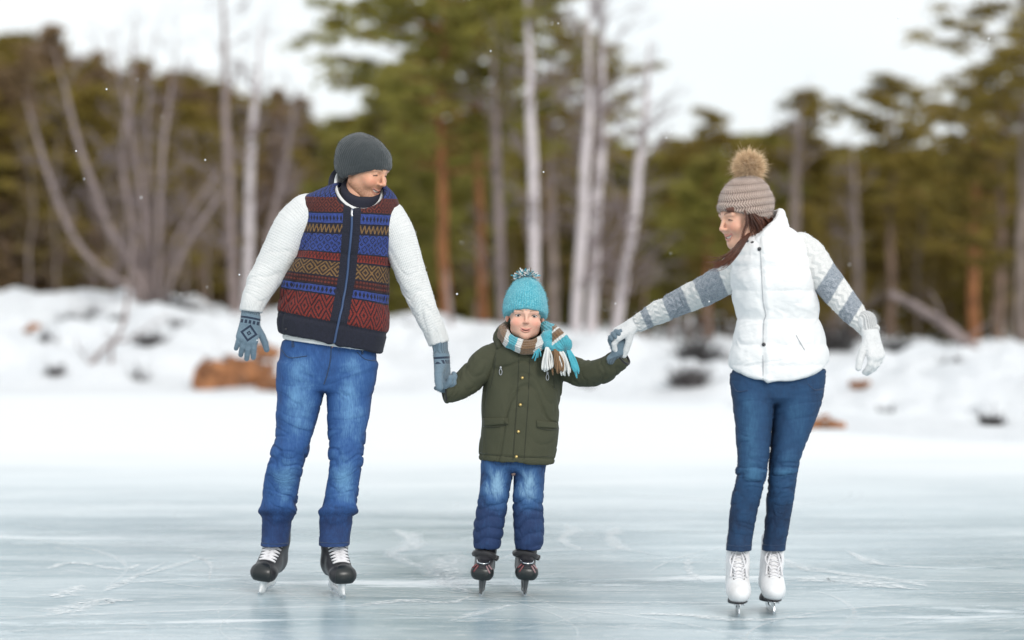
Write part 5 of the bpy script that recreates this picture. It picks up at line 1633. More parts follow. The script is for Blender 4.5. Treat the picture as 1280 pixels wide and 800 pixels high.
for i in range(330):
    y0 = g7.uniform(6.5, 13.5); x0 = g7.uniform(-.28, .28) * y0 * 1.05; th = g7.normal() * .5 + (math.pi if g7.random() < .5 else 0); L = g7.uniform(.3, 3.2); kx = g7.normal() * .45
    s_ = np.linspace(0, L, 26); a = th + kx * s_
    mark(np.stack([x0 + np.cumsum(np.cos(a)) * L / 26, y0 + np.cumsum(np.sin(a)) * L / 26], 1), g7.choice([.004, .007, .012, .030], p=[.45, .3, .17, .08]), g7.uniform(.35, .9))
tag(make_obj('skate_marks', np.array(pts), np.array(faces), MAT['scuff'], attrs={'edge': np.array(edge)}, smooth=False), kind='stuff')


# the bank: one sheet from under the ice edge back through the forest
def crest_px(px):
    return np.interp(px, [-300, 40, 120, 200, 250, 300, 420, 520, 640, 700, 780, 840, 1000, 1100, 1240, 1600], [376, 380, 378, 380, 386, 396, 401, 407, 410, 415, 424, 434, 442, 444, 440, 434])
def ground(X, Y):
    px = 640 + X * F_PX / np.maximum(Y, 20)
    zc = CAM_Z + (HORIZON - crest_px(px)) / F_PX * 40.0
    start = np.interp(px, [-300, 60, 300, 560, 760, 900, 1000, 1240, 1600], [29.5, 30, 30, 31, 28, 27, 22, 19.5, 18])
    full = np.interp(px, [-300, 400, 700, 840, 1240, 1600], [36.5, 36.5, 36.5, 33, 30, 30])
    mid = np.interp(px, [-300, 760, 900, 1240, 1600], [1, 1, .62, .62, .6])
    t = sstep(0, 1, (Y - start) / (full - start))
    z = zc * t * np.where(t < 1, mid + (1 - mid) * t ** 3, 1) - .10 * sstep(start, start - 2.5, Y)
    lump = fbm(X * .55, Y * .55, 1.3, 4) * .22 + fbm(X * 1.6, Y * 1.0, 7.7, 4) * .16
    z = z + lump * sstep(-.05, .35, t) * (1 - .5 * sstep(42, 60, Y))
    # undercut shelf on the right hand shore
    z = z - .10 * np.exp(-((Y - 34.5 - .6 * np.sin(X * .8)) / .8) ** 2) * sstep(820, 900, px)
    z = z - .22 * sstep(42, 60, Y) * 1.0
    return z
ys = np.concatenate([np.arange(16.5, 46, .16), np.arange(46, 80, 1.2), np.arange(80, 420, 12)])
us = np.concatenate([np.linspace(-.62, -.27, 40, False), np.linspace(-.27, .27, 300), np.linspace(.27, .62, 41)[1:]])
YY, UU = np.meshgrid(ys, us, indexing='ij'); XX = UU * (YY + 8)
ZZ = ground(XX, YY)
nY, nU = YY.shape
V = np.stack([XX, YY, ZZ], -1).reshape(-1, 3)
i = np.arange(nY - 1)[:, None] * nU; j = np.arange(nU - 1)[None]
Q = np.stack([i + j, i + j + 1, i + nU + j + 1, i + nU + j], -1).reshape(-1, 4)
tag(make_obj('snowy_ground', V, Q, MAT['snow']), kind='structure')
gb = bvh_of(V, Q)


def on_ground(px, py, Y=None):
    """ground point seen at a photo position, or at a distance"""
    if Y is None:
        p, n = hit_any(gb, px, py)
        if p is not None: return p
        Y = 40.0
    X = (px - 640) * Y / F_PX
    return np.array([X, Y, float(ground(np.array([X]), np.array([Y]))[0])])


def hit_any(b, px, py):
    d = (Vector(P(px, py, 1.0)) - CAM).normalized()
    loc, nor, _, _ = b.ray_cast(CAM, d, 300)
    return (np.array(loc), np.array(nor)) if loc is not None else (None, None)


# ------------------------------------------------------------------ rocks, tufts, roots on the bank
def m_rock():
    g = Gr('rust_rock'); o = g.obj(); n = g.noise(o, 6, 6, 0.6); n2 = g.noise(o, 2.2, 3)
    c = g.mix(n.smooth(0.35, 0.68), (0.16, 0.065, 0.028), (0.45, 0.20, 0.085)); c = g.mix(n2.smooth(.58, .7) * .6, c, (0.10, 0.075, 0.06))
    return g.out(c, 0.9, n, 0.06)


MAT['rock'] = m_rock()
MAT['straw'] = cloth('dry_grass', (0.27, 0.19, 0.06), 0.4, 0.8)
MAT['twig'] = cloth('dark_twigs', (0.055, 0.045, 0.045), 0.35, 0.85)
MAT['root'] = cloth('dark_roots', (0.030, 0.026, 0.026), 0.4, 0.9)


def m_bark(name, a, b, sc=(1, 1, 0.25), scale=9, thr=(0.4, 0.65), dist=0.02):
    g = Gr(name); o = g.obj(); n = g.noise(g.scale(o, sc), scale, 5, 0.65)
    return g.out(g.mix(n.smooth(*thr), a, b), 0.9, n, dist)


MAT['birch'] = m_bark('birch_bark', (0.10, 0.085, 0.085), (0.60, 0.545, 0.555), (1, 1, 3.5), 4.5, (0.30, 0.47))
MAT['birch_dim'] = m_bark('weathered_birch_bark', (0.10, 0.08, 0.072), (0.27, 0.215, 0.205), (1, 1, 3.0), 4.5, (0.28, 0.52))
MAT['birch_twig'] = m_bark('birch_twig_bark', (0.16, 0.12, 0.115), (0.30, 0.25, 0.25))
MAT['pine_bark'] = m_bark('orange_pine_bark', (0.15, 0.058, 0.022), (0.40, 0.165, 0.062))
MAT['dark_bark'] = m_bark('brown_bark', (0.11, 0.074, 0.054), (0.25, 0.165, 0.12))
MAT['pale_bark'] = m_bark('grey_bark', (0.13, 0.10, 0.085), (0.29, 0.23, 0.20))


def m_needles(name, a, b, c3):
    g = Gr(name); v = g.val('tone'); o = g.obj(); n = g.noise(o, .8, 3)
    c = g.mix(v, a, b); c = g.mix(n.smooth(.45, .7) * .55, c, c3)
    m = g.out(c, 0.75)
    t = g.node('ShaderNodeBsdfTranslucent'); g.put(t.inputs[0], c); mx_ = g.node('ShaderNodeMixShader'); mx_.inputs[0].default_value = 0.42
    o_ = [q for q in g.nt.nodes if q.type == 'OUTPUT_MATERIAL'][0]
    g.nt.links.new(g.bsdf.outputs[0], mx_.inputs[1]); g.nt.links.new(t.outputs[0], mx_.inputs[2]); g.nt.links.new(mx_.outputs[0], o_.inputs[0])
    return m


MAT['pine_olive'] = m_needles('olive_needles', (0.150, 0.145, 0.024), (0.40, 0.36, 0.080), (0.30, 0.235, 0.070))
MAT['pine_deep'] = m_needles('deep_olive_needles', (0.14, 0.108, 0.020), (0.36, 0.270, 0.050), (0.28, 0.185, 0.055))
MAT['spruce_brown'] = m_needles('brown_needles', (0.17, 0.112, 0.058), (0.38, 0.265, 0.145), (0.30, 0.20, 0.12))
MAT['pine_gold'] = m_needles('golden_needles', (0.120, 0.090, 0.016), (0.270, 0.205, 0.042), (0.19, 0.135, 0.035))
MAT['bare_twigs'] = m_needles('bare_brown_twigs', (0.20, 0.135, 0.10), (0.42, 0.31, 0.25), (0.28, 0.20, 0.15))


def rock(name, label, c, r, seed, flat=.55):
    f = Field(-np.array(r) * 1.5 - .05, np.array(r) * 1.5 + .05, max(r) / 22)
    q = np.random.default_rng(seed)
    for k in range(6):
        f.ell(q.normal(size=3) * np.array(r) * .35, np.array(r) * q.uniform(.45, .75, 3), .12 * max(r))
    V, Q = f.mesh(1)
    V = V + normals(V, Q) * (max(r) * .11 * fbm(V[:, 0] * 1.6 / max(r) + seed, V[:, 1] * 1.6 / max(r), V[:, 2] * 2.2 / max(r), 4))[:, None]
    root = thing(name, label, 'rock', c)
    make_obj('stone', V, Q, MAT['rock'], root)
    m = normals(V, Q)[:, 2] > .72
    keep = m[Q].all(1) & (V[Q].mean(1)[:, 2] > r[2] * .35)
    if keep.sum() > 12:
        idx = np.unique(Q[keep]); mp = -np.ones(len(V), int); mp[idx] = np.arange(len(idx))
        make_obj('snow_cap', V[idx] + (0, 0, .025 * max(r) / .4), mp[Q[keep]], MAT['snow'], root)
    return root


def blades(n, h, spread, lean, w, seed, mat, root, name):
    q = np.random.default_rng(seed)
    a = q.uniform(0, 2 * math.pi, n); r_ = np.sqrt(q.random(n)) * spread
    b = np.stack([np.cos(a) * r_, np.sin(a) * r_ * .7, np.full(n, -.03)], 1)
    d = q.normal(size=(n, 3)) * lean; d[:, 2] = 1; d += b * .8 / max(spread, .01) * lean; d /= np.linalg.norm(d, axis=1)[:, None]
    L = h * q.uniform(.5, 1.1, n)[:, None]
    t = b + d * L; m = b + d * L * .5; t = t + q.normal(size=(n, 3)) * L * .18; t[:, 2] -= .1 * L[:, 0]
    s = np.stack([-np.sin(a), np.cos(a), 0 * a], 1) * w / 2
    V = np.stack([b - s, b + s, m + s * .8, m - s * .8, t + s * .15, t - s * .15], 1).reshape(-1, 3)
    k = np.arange(n)[:, None] * 6; Q = np.concatenate([k + [0, 1, 2, 3], k + [3, 2, 4, 5]])
    return make_obj(name, V, Q, mat, root, attrs={'tone': np.repeat(q.random(n), 6)})


rock('boulder', 'large rust-brown boulder beside the man\'s jeans at the foot of the left snow bank', on_ground(303, 483, 31.2) + (0, 0, .10), (.46, .30, .42), 1)
rock('boulder', 'rust-brown stone against the man\'s right thigh, beside the large boulder', on_ground(338, 478, 31.0) + (0, 0, .08), (.24, .25, .26), 4)
rock('boulder', 'small orange stone half buried in snow behind the man\'s hip, above the large boulder', on_ground(332, 447, 33.2) + (0, 0, .08), (.23, .20, .20), 2)
rock('boulder', 'flat orange-brown stone on the snow just right of the woman\'s thigh', on_ground(1024, 535, 21.6) + (0, 0, .02), (.17, .16, .10), 3)
rock('boulder', 'yellow-brown stone on the snow right of the woman\'s hip, under the undercut shore', on_ground(1078, 496, 26.5) + (0, 0, .02), (.15, .16, .07), 5)
rock('boulder', 'brown stone at the far left edge of the snow bank', on_ground(38, 424, 34.0) + (0, 0, .05), (.14, .16, .12), 6)
r_ = thing('grass_tuft', 'yellow dry grass tuft on the snow between the man\'s hand and the boy\'s sleeve', 'grass', on_ground(574, 503, 28.8)); blades(260, .16, .22, .7, .012, 21, MAT['straw'], r_, 'blades')
for (px, Y, sp, h, sd, lab) in ((205, 38.0, .45, .48, 31, 'dark root tangle under the white multi-stemmed birch clump'), (93, 35.2, .28, .22, 32, 'small dark twig tuft high on the left snow bank'), (150, 34.6, .20, .12, 33, 'low dark twig tuft halfway up the left snow bank below the birch clump'), (70, 31.6, .14, .16, 34, 'dark twig tuft low at the left foot of the snow bank'), (186, 33.0, .22, .24, 35, 'grey twig tuft on the snow bank between the leaning sapling and the man'),
                                (862, 28.8, .34, .26, 36, 'dark twig tuft at the shore between the boy\'s cuff and the woman\'s hip'), (872, 32.6, .40, .36, 37, 'dark root tangle on the shore left of the woman\'s hip'), (890, 34.4, .42, .36, 38, 'brown root tangle behind the woman\'s vest hem'), (1042, 33.2, .40, .40, 39, 'dark brown root tangle on the shore right of the woman\'s hip'), (1165, 33.6, .75, .22, 40, 'long dark undercut root tangle on the right shore before the stump'),
                                (1238, 21.5, .10, .14, 41, 'dark twig tuft at the right edge of the snow'), (228, 38.6, .30, .30, 42, 'brown twig tuft right of the birch clump\'s foot'), (1120, 33.8, .45, .26, 43, 'dark root tangle on the right shore under the fallen trunk')):
    c = on_ground(px, 0, Y)
    r_ = thing('root_tangle' if 'root' in lab else 'twig_tuft', lab, 'roots' if 'root' in lab else 'twigs', c)
    blades(int(420 * sp + 90), h * 1.5, sp * .72, .7, .024, sd, MAT['root'] if 'root' in lab else MAT['twig'], r_, 'twigs')


for (px, Y, h, sd, lab) in ((58, 33.0, .30, 51, 'sparse upright twigs at the far left of the snow bank, above the stone'), (118, 36.2, .34, 52, 'upright brown twigs on the crest of the left bank under the birch clump'), (172, 31.4, .26, 53, 'sparse twigs at the foot of the left bank right of the leaning sapling'), (222, 34.2, .30, 54, 'sparse twigs on the snow between the birch clump and the man\'s glove'), (258, 36.0, .30, 55, 'upright twigs on the bank crest beside the man\'s glove'), (500, 36.5, .34, 56, 'upright twigs on the bank behind the man\'s hip'), (705, 33.5, .30, 57, 'sparse twigs on the snow right of the boy\'s scarf'), (728, 31.0, .22, 58, 'low twigs on the snow under the boy\'s raised sleeve'), (1110, 25.0, .16, 59, 'low twigs on the snow under the woman\'s free glove'), (1190, 27.5, .22, 60, 'low twigs on the snow in front of the stump')):
    r_ = thing('twig_tuft', lab, 'twigs', on_ground(px, 0, Y)); blades(46, h, .16, .55, .016, sd, MAT['twig'], r_, 'twigs')


# ------------------------------------------------------------------ trees
def needle_cloud(centers, radii, per, seed, L=.22, W=.05, up=.3, flat=.6):
    q = np.random.default_rng(seed)
    c = np.repeat(np.asarray(centers), per, axis=0); n = len(c)
    rr = np.repeat(np.asarray(radii), per)[:, None]
    p = c + q.normal(size=(n, 3)) * rr * np.array([.6, .6, .6 * flat])
    d = q.normal(size=(n, 3)); d[:, 2] = np.abs(d[:, 2]) * up + d[:, 2] * .2; d /= np.linalg.norm(d, axis=1)[:, None]
    s = np.cross(d, q.normal(size=(n, 3))); s /= np.linalg.norm(s, axis=1)[:, None]
    l = L * q.uniform(.6, 1.2, n)[:, None]; s = s * W / 2 * q.uniform(.7, 1.2, n)[:, None]
    V = np.stack([p - d * l / 2 - s * .4, p - d * l / 2 + s * .4, p + d * l * .1 + s, p + d * l * .1 - s, p + d * l / 2 + s * .15, p + d * l / 2 - s * .15], 1).reshape(-1, 3)
    k = np.arange(n)[:, None] * 6; Q = np.concatenate([k + [0, 1, 2, 3], k + [3, 2, 4, 5]])
    tone = np.repeat(np.clip(np.repeat(q.random(len(centers)), per) * .6 + q.random(n) * .4, 0, 1), 6)
    return V, Q, tone


def conifer_mesh(kind, H, seed, dens=1.0, base=.1, width=.22, L=.26, W=.06, per=34, trunk_r=.012, lean=0):
    """trunk with limbs, and needle sprays along the limbs; returns (trunk, crown)"""
    q = np.random.default_rng(seed)
    zz = np.linspace(0, H, 12); wob = np.cumsum(q.normal(size=(12, 2)) * H * .004, axis=0); wob -= wob[0]
    axis = np.column_stack([wob[:, 0] + lean * zz, wob[:, 1], zz])
    parts = [tube(axis, np.interp(zz / H, [0, .04, 1], [1.35, 1, .12]) * trunk_r * H, 8)]
    cs, rs = [], []
    n = int((70 if kind == 'spruce' else 46) * dens)
    for i in range(n):
        t = base + (1 - base) * ((i + q.random()) / n) ** (.92 if kind == 'spruce' else .8)
        u = (t - base) / (1 - base)
        if kind == 'spruce': ln = width * H * (1 - u) ** .85 * q.uniform(.65, 1.15) + .02 * H
        else: ln = width * H * (math.sin(math.pi * min(1, .18 + u * .80)) ** .8) * q.uniform(.30, 1.50) + .02 * H
        a = i * 2.399 + q.normal() * .5
        p0 = np.array([np.interp(t * H, zz, axis[:, 0]), np.interp(t * H, zz, axis[:, 1]), t * H])
        rise = (-.22 if kind == 'spruce' else .28 - .1 * q.random()) * ln
        d = np.array([math.cos(a), math.sin(a), 0])
        limb = np.array([p0, p0 + d * ln * .5 + (0, 0, rise * .35), p0 + d * ln + (0, 0, rise)])
        limb = catmull(limb, 6)
        parts.append(tube(limb, np.linspace(.0035, .0008, 6) * H * (.7 + .6 * (1 - u)), 4))
        m = max(2, int(ln / (H * .035)))
        for k in range(m):
            s_ = (.35 + .65 * (k + q.random()) / m) if kind != 'spruce' else (.12 + .88 * (k + q.random()) / m)
            c = np.array([np.interp(s_, np.linspace(0, 1, 6), limb[:, j]) for j in range(3)])
            cs.append(c + q.normal(size=3) * ln * .08 * np.array([1, 1, .4])); rs.append(H * (.020 if kind == 'spruce' else .026) * q.uniform(.6, 1.5))
    if kind == 'spruce': cs.append(np.array([axis[-1, 0], axis[-1, 1], H * .985])); rs.append(H * .008)
    return join(parts), needle_cloud(cs, rs, per, seed + 1, L, W, .5, .55 if kind == 'spruce' else .34)


def bare_mesh(H, seed, r0=.010, n=22, spread=.30, base=.2, rise=1.0, twig=2):
    """leafless tree: trunk, and limbs that fork into twigs"""
    q = np.random.default_rng(seed)
    zz = np.linspace(0, H, 14); wob = np.cumsum(q.normal(size=(14, 2)) * H * .007, axis=0); wob -= wob[0]
    axis = np.column_stack([wob, zz])
    tr = [tube(axis, np.interp(zz / H, [0, .05, 1], [1.3, 1, .1]) * r0 * H, 8)]
    br, tone = [], []
    def grow(p, d, L, r, lev):
        e = p + d * L; m = p + d * L * .5 + q.normal(size=3) * L * .07
        e = e + np.array([0, 0, .12 * L])
        v = tube(catmull([p, m, e], 5), np.linspace(r, r * .35, 5), 3, cap=False); br.append(v); tone.append(np.full(len(v[0]), q.random()))
        if lev > 0:
            for k in range(4 if lev > 1 else 3):
                s_ = q.uniform(.3, 1)
                b = p + (e - p) * s_
                dd = d + q.normal(size=3) * .55; dd[2] += .25; dd /= np.linalg.norm(dd)
                grow(b, dd, L * q.uniform(.35, .6), r * .5, lev - 1)
    for i in range(n):
        t = base + (1 - base) * (i + q.random()) / n
        p = np.array([np.interp(t * H, zz, axis[:, j]) for j in range(3)])
        a = i * 2.399 + q.normal() * .4; d = np.array([math.cos(a), math.sin(a), rise * q.uniform(.5, 1.2)]); d /= np.linalg.norm(d)
        grow(p, d, spread * H * (1.05 - t) * q.uniform(.6, 1.1) + .03 * H, r0 * H * .30 * (1.1 - t), twig)
    V, Q = join(br)
    return join(tr), (V, Q, np.concatenate(tone))


def plant_tree(name, label, cat, loc, trunk, crown, mt, mc, group=None, rz=0.0, crown_name='crown'):
    r = thing(name, label, cat, loc, group, rz)
    make_obj('trunk', *trunk, mt, r)
    make_obj(crown_name, crown[0], crown[1], mc, r, attrs={'tone': crown[2]})
    return r


# --- the forest wall: about 150 trees, each an object, grown from a handful of meshes 10 m tall
protos = {}
def proto(key):
    if key not in protos:
        kind, mat, sd = key
        if kind == 'bare': tr, cr = bare_mesh(10, 900 + sd, .008, 30, .24, .12, 1.0, 2); nm, mt, mc = 'bare_tree', 'pale_bark', 'bare_twigs'
        else: tr, cr = conifer_mesh(kind, 10, 500 + sd, 1.25, .06 if kind == 'spruce' else .12, .20 if kind == 'spruce' else .21, .42, .12, 30); nm, mt, mc = kind + '_tree', 'dark_bark', mat
        protos[key] = plant_tree(nm, '', 'tree', (0, 0, 0), tr, cr, MAT[mt], MAT[mc], crown_name='twigs' if kind == 'bare' else 'crown')
        protos[key]['used'] = 0
    return protos[key]
LABEL = {('spruce', 'spruce_brown'): ('brown-green spruce in the dense forest wall on the left', 'brown spruces of the left forest wall'),
         ('pine', 'pine_olive'): ('olive-green pine in the dense forest wall behind the boy and the woman', 'olive pines of the forest wall'),
         ('spruce', 'pine_olive'): ('olive-green spruce in the dense forest wall behind the pond', 'olive spruces of the forest wall'),
         ('pine', 'pine_deep'): ('dark olive pine in the dense forest wall on the right', 'dark pines of the forest wall'),
         ('spruce', 'pine_deep'): ('dark olive spruce in the dense forest wall behind the snow bank', 'dark spruces of the forest wall'),
         ('bare', ''): ('leafless brown tree among the conifers behind the snow bank', 'bare trees at the forest edge')}
SKY_X = [-120, 20, 40, 62, 80, 95, 110, 150, 175, 200, 235, 260, 285, 300, 350, 375, 400, 430, 470, 560, 640, 700, 750, 790, 812, 830, 880, 930, 1000, 1060, 1100, 1160, 1200, 1240, 1400]
SKY_Y = [50, 55, 40, 36, 66, 82, 66, 84, 78, 88, 96, 88, 104, 112, 112, 130, 160, 150, 140, 150, 160, 160, 172, 186, 200, 176, 168, 172, 170, 188, 190, 188, 176, 168, 160]
gt = np.random.default_rng(2024)
def forest_tree(px, Y, top, key):
    h = CAM_Z + (HORIZON - top) / F_PX * Y
    X = (px - 640) * Y / F_PX; z = float(ground(np.array([X]), np.array([Y]))[0]) - .1
    pr = proto(key)
    o = pr if not pr['used'] else copy_tree(pr)
    o['used'] = 1
    s = (h - z) / 10.0
    o.location = (X, Y, z); o.rotation_euler = (0, 0, gt.uniform(0, 6.28)); o.scale = (s * gt.uniform(.9, 1.25), s * gt.uniform(.9, 1.25), s)
    o['label'], o['group'] = LABEL[key[:2]]
def pick(px):
    a = gt.random()
    if px < 400: kind = ('spruce', 'spruce_brown') if a < .58 else (('pine', 'pine_deep') if a < .9 else ('spruce', 'pine_deep'))
    elif px < 640: kind = ('pine', 'pine_olive') if a < .45 else (('spruce', 'pine_olive') if a < .8 else ('spruce', 'pine_deep'))
    elif px < 960: kind = ('pine', 'pine_olive') if a < .4 else (('spruce', 'pine_olive') if a < .6 else ('pine', 'pine_deep'))
    else: kind = ('pine', 'pine_deep') if a < .5 else (('spruce', 'pine_deep') if a < .75 else ('pine', 'pine_olive'))
    return (*kind, int(gt.integers(0, 2)))
for (Yr, step, drop) in (((100, 122), 15, 0), ((80, 94), 19, 10), ((62, 74), 26, 50)):
    x = -260.0
    while x < 1540:
        px = x + gt.uniform(-6, 6)
        top = np.interp(px, SKY_X, SKY_Y) + drop * gt.uniform(.6, 1.6) + (gt.uniform(-5, 10) * (2.0 if px < 400 else 1.0) if drop == 0 else gt.uniform(0, 14))
        forest_tree(px, gt.uniform(*Yr), top, pick(px))
        x += step * gt.uniform(.8, 1.2)
for px in (-40, 30, 78, 128, 152, 232, 262, 330, 372, 398, 470, 590, 640, 700, 760, 780, 860, 1040, 1150, 1260):
    forest_tree(px + gt.uniform(-6, 6), gt.uniform(48, 60), gt.uniform(110, 230) if px < 420 else gt.uniform(190, 290), ('bare', '', int(gt.integers(0, 3))))


# --- single trees one can tell apart
def stems(name, label, cat, base_px, base_Y, lines, mt, twigs=14, tw_len=1.0, seed=1, mtw='birch_twig'):
    """birch: trunk lines given as (photo x, photo y, distance, width in photo pixels)"""
    b = on_ground(base_px, 0, base_Y); r = thing(name, label, cat, b)
    q = np.random.default_rng(seed); br, tone = [], []
    for ln in lines:
        p = np.array([P(x, y, Y) for x, y, Y, w in ln]); rad = np.array([w / 2 * Y / F_PX for x, y, Y, w in ln])
        p = np.concatenate([[p[0] + (0, 0, -.55)], p]); rad = np.concatenate([[rad[0] * 1.15], rad])
        c = catmull(np.concatenate([p, rad[:, None]], 1), 26)
        c[:, :2] += .02 * np.stack([vnoise(c[:, 2] * 1.1 + seed, 0, 0), vnoise(c[:, 2] * 1.1, seed, 3)], 1)
        V, Q = tube(c[:, :3], np.maximum(c[:, 3], .004), 10); make_obj('trunk', V, Q, mt, r, b)
        L = np.linalg.norm(p[-1] - p[0])
        for i in range(twigs):
            t = q.uniform(.25, 1); k = int(t * 25); s = c[k, :3]
            d = q.normal(size=3) * .7; d[2] = q.uniform(.25, 1.0); d /= np.linalg.norm(d)
            l = tw_len * L * .22 * q.uniform(.4, 1.1) * (1.2 - t * .6)
            def grow(s, d, l, r0, lev):
                e = s + d * l + (0, 0, .05 * l); m = (s + e) / 2 + q.normal(size=3) * l * .07
                v = tube(catmull([s, m, e], 6), np.linspace(r0, r0 * .3, 6), 4, cap=False); br.append(v); tone.append(np.full(len(v[0]), q.random()))
                if lev:
                    for _ in range(4):
                        f_ = q.uniform(.3, 1); dd = d + q.normal(size=3) * .5; dd /= np.linalg.norm(dd)
                        grow(s + (e - s) * f_, dd, l * q.uniform(.35, .65), r0 * .5, lev - 1)
            grow(s, d, l, max(.006, c[k, 3] * .30), 2)
    if br:
        V, Q = join(br); make_obj('twigs', V, Q, MAT[mtw], r, b)['kind'] = 'stuff'
    return r


bd, bl_ = MAT['birch_dim'], MAT['birch']
stems('birch_tree', 'grey multi-stemmed birch clump fanning out on the left snow bank', 'tree', 190, 38.5, [
    [(168, 362, 38.4, 8.06), (150, 352, 38.3, 8.06), (118, 330, 38.2, 8.06), (88, 290, 38.0, 7.44), (66, 235, 37.8, 6.82), (46, 170, 37.6, 4.96), (30, 117, 37.6, 0.744)],
    [(176, 362, 38.5, 8.68), (160, 325, 38.4, 8.68), (136, 285, 38.3, 8.68), (116, 230, 38.2, 8.06), (96, 170, 38.1, 6.82), (80, 105, 38, 3.72), (67, 52, 38, 0.744)],
    [(178, 364, 38.5, 8.06), (168, 300, 38.6, 8.06), (160, 255, 38.6, 7.44), (153, 190, 38.7, 6.82), (166, 110, 38.8, 4.96), (168, 60, 38.8, 2.48), (170, 5, 38.8, 0.744)],
    [(186, 365, 38.7, 8.68), (181, 300, 38.8, 8.68), (176, 240, 38.9, 8.06), (166, 170, 39, 7.44), (148, 90, 39, 4.34), (136, 36, 39, 0.744)],
    [(190, 365, 38.9, 7.44), (186, 290, 39, 7.44), (186, 230, 39.1, 6.82), (184, 160, 39.2, 5.58), (190, 90, 39.2, 3.1), (195, 35, 39.2, 0.744)],
    [(196, 366, 38.6, 7.44), (198, 300, 38.5, 7.44), (200, 240, 38.4, 6.82), (206, 170, 38.3, 5.58), (216, 100, 38.2, 3.1), (224, 46, 38.2, 0.744)],
    [(206, 390, 38.3, 7.44), (214, 352, 38.2, 6.82), (232, 305, 38, 6.2), (262, 262, 37.8, 4.96), (282, 236, 37.7, 2.48), (316, 192, 37.7, 0.744)],
    [(202, 370, 38.6, 5.58), (210, 320, 38.8, 5.58), (236, 270, 39, 4.34), (262, 230, 39.2, 2.48), (292, 184, 39.2, 0.744)]], bd, 16, .9, 3)
stems('birch_tree', 'slim pale birch just left of the man\'s shoulder, outermost of three birches', 'tree', 290, 40, [[(293, 385, 40, 11.7), (290, 330, 40, 10.92), (287, 240, 40, 10.92), (283, 140, 40, 9.36), (281, 60, 40, 6.24), (278, 0, 40, 3.9), (276, -50, 40, 2.34)]], bd, 26, .8, 4)
stems('birch_tree', 'pale birch in the middle of three birches left of the man\'s shoulder', 'tree', 311, 41, [[(308, 386, 41, 11.7), (311, 320, 41, 11.7), (313, 240, 41, 10.92), (317, 150, 41, 9.36), (322, 90, 41, 5.46), (326, 30, 41, 2.34)]], bl_, 20, .8, 5)
stems('birch_tree', 'tan leaning birch close behind the man\'s sleeve', 'tree', 330, 43, [[(326, 386, 43, 10.14), (338, 300, 43, 10.14), (350, 240, 43, 9.36), (362, 170, 43, 7.02), (372, 110, 43, 3.12)]], bd, 18, .8, 6)
stems('birch_tree', 'slim grey birch directly behind the boy\'s hat, left of the white one', 'tree', 622, 41, [[(628, 400, 41, 11.7), (626, 320, 41, 11.7), (622, 240, 41, 11.7), (619, 170, 41, 10.14), (618, 90, 41, 5.46), (617, 20, 41, 2.34)]], bd, 14, .8, 7)
stems('birch_tree', 'straight white birch rising right behind the boy\'s pompom', 'tree', 668, 39, [[(669, 402, 39, 12.48), (668, 330, 39, 12.48), (666, 240, 39, 12.48), (664, 150, 39, 11.7), (662, 80, 39, 8.58), (660, 10, 39, 6.24), (660, -50, 39, 3.9)]], bl_, 20, .8, 8)
stems('birch_tree', 'left stem of the white birch pair between boy and woman', 'tree', 722, 39.5, [[(720, 408, 39.5, 13.26), (724, 330, 39.5, 13.26), (730, 240, 39.5, 12.48), (735, 160, 39.5, 10.92), (736, 90, 39.5, 7.02), (736, 20, 39.5, 4.68), (738, -50, 39.5, 2.34)]], bl_, 30, .9, 9)
stems('birch_tree', 'right stem of the white birch pair between boy and woman', 'tree', 740, 40, [[(738, 409, 40, 14.04), (742, 330, 40, 14.04), (747, 240, 40, 13.26), (752, 170, 40, 11.7), (752, 100, 40, 7.8), (750, 20, 40, 5.46), (749, -50, 40, 3.12)]], bl_, 34, 1.0, 10)
stems('birch_tree', 'white birch leaning to the right above the woman\'s outstretched arm', 'tree', 772, 40.5, [[(770, 410, 40.5, 12.48), (780, 350, 40.5, 12.48), (792, 270, 40.5, 12.48), (800, 200, 40.5, 11.7), (808, 120, 40.5, 7.02), (812, 50, 40.5, 3.12)]], bl_, 26, .9, 11)
stems('bare_tree', 'thin grey leafless tree behind the woman\'s raised shoulder', 'tree', 1072, 58, [[(1072, 400, 58, 10), (1071, 320, 58, 10), (1068, 250, 58, 8), (1066, 190, 58, 4)]], MAT['pale_bark'], 16, .8, 14)
stems('bare_tree', 'grey leafless tree standing above the woman\'s hat', 'tree', 994, 56, [[(992, 400, 56, 14), (992, 300, 56, 14), (994, 230, 56, 12), (998, 170, 56, 7), (1000, 130, 56, 3)]], MAT['pale_bark'], 18, .8, 15)
stems('sapling', 'thin crooked sapling bending out of the left snow bank', 'sapling', 103, 31.8, [[(102, 490, 31.8, 8), (108, 462, 31.8, 7), (128, 438, 31.8, 6), (148, 420, 31.8, 5), (156, 395, 31.8, 5), (160, 360, 31.8, 4), (166, 300, 31.8, 2)], [(140, 432, 31.8, 4), (160, 425, 31.7, 3), (186, 408, 31.6, 2), (210, 395, 31.6, 1)]], bd, 5, .5, 16)
stems('sapling', 'thin grey sapling on the shore left of the woman\'s knee', 'sapling', 838, 36, [[(838, 470, 36, 4), (839, 420, 36, 3.5), (842, 370, 36, 2)]], bd, 6, .6, 17)
stems('sapling', 'thin grey sapling on the bank between the boy and the birch pair', 'sapling', 560, 37, [[(563, 440, 37, 7), (562, 400, 37, 6), (558, 340, 37, 3)]], bd, 5, .5, 18)

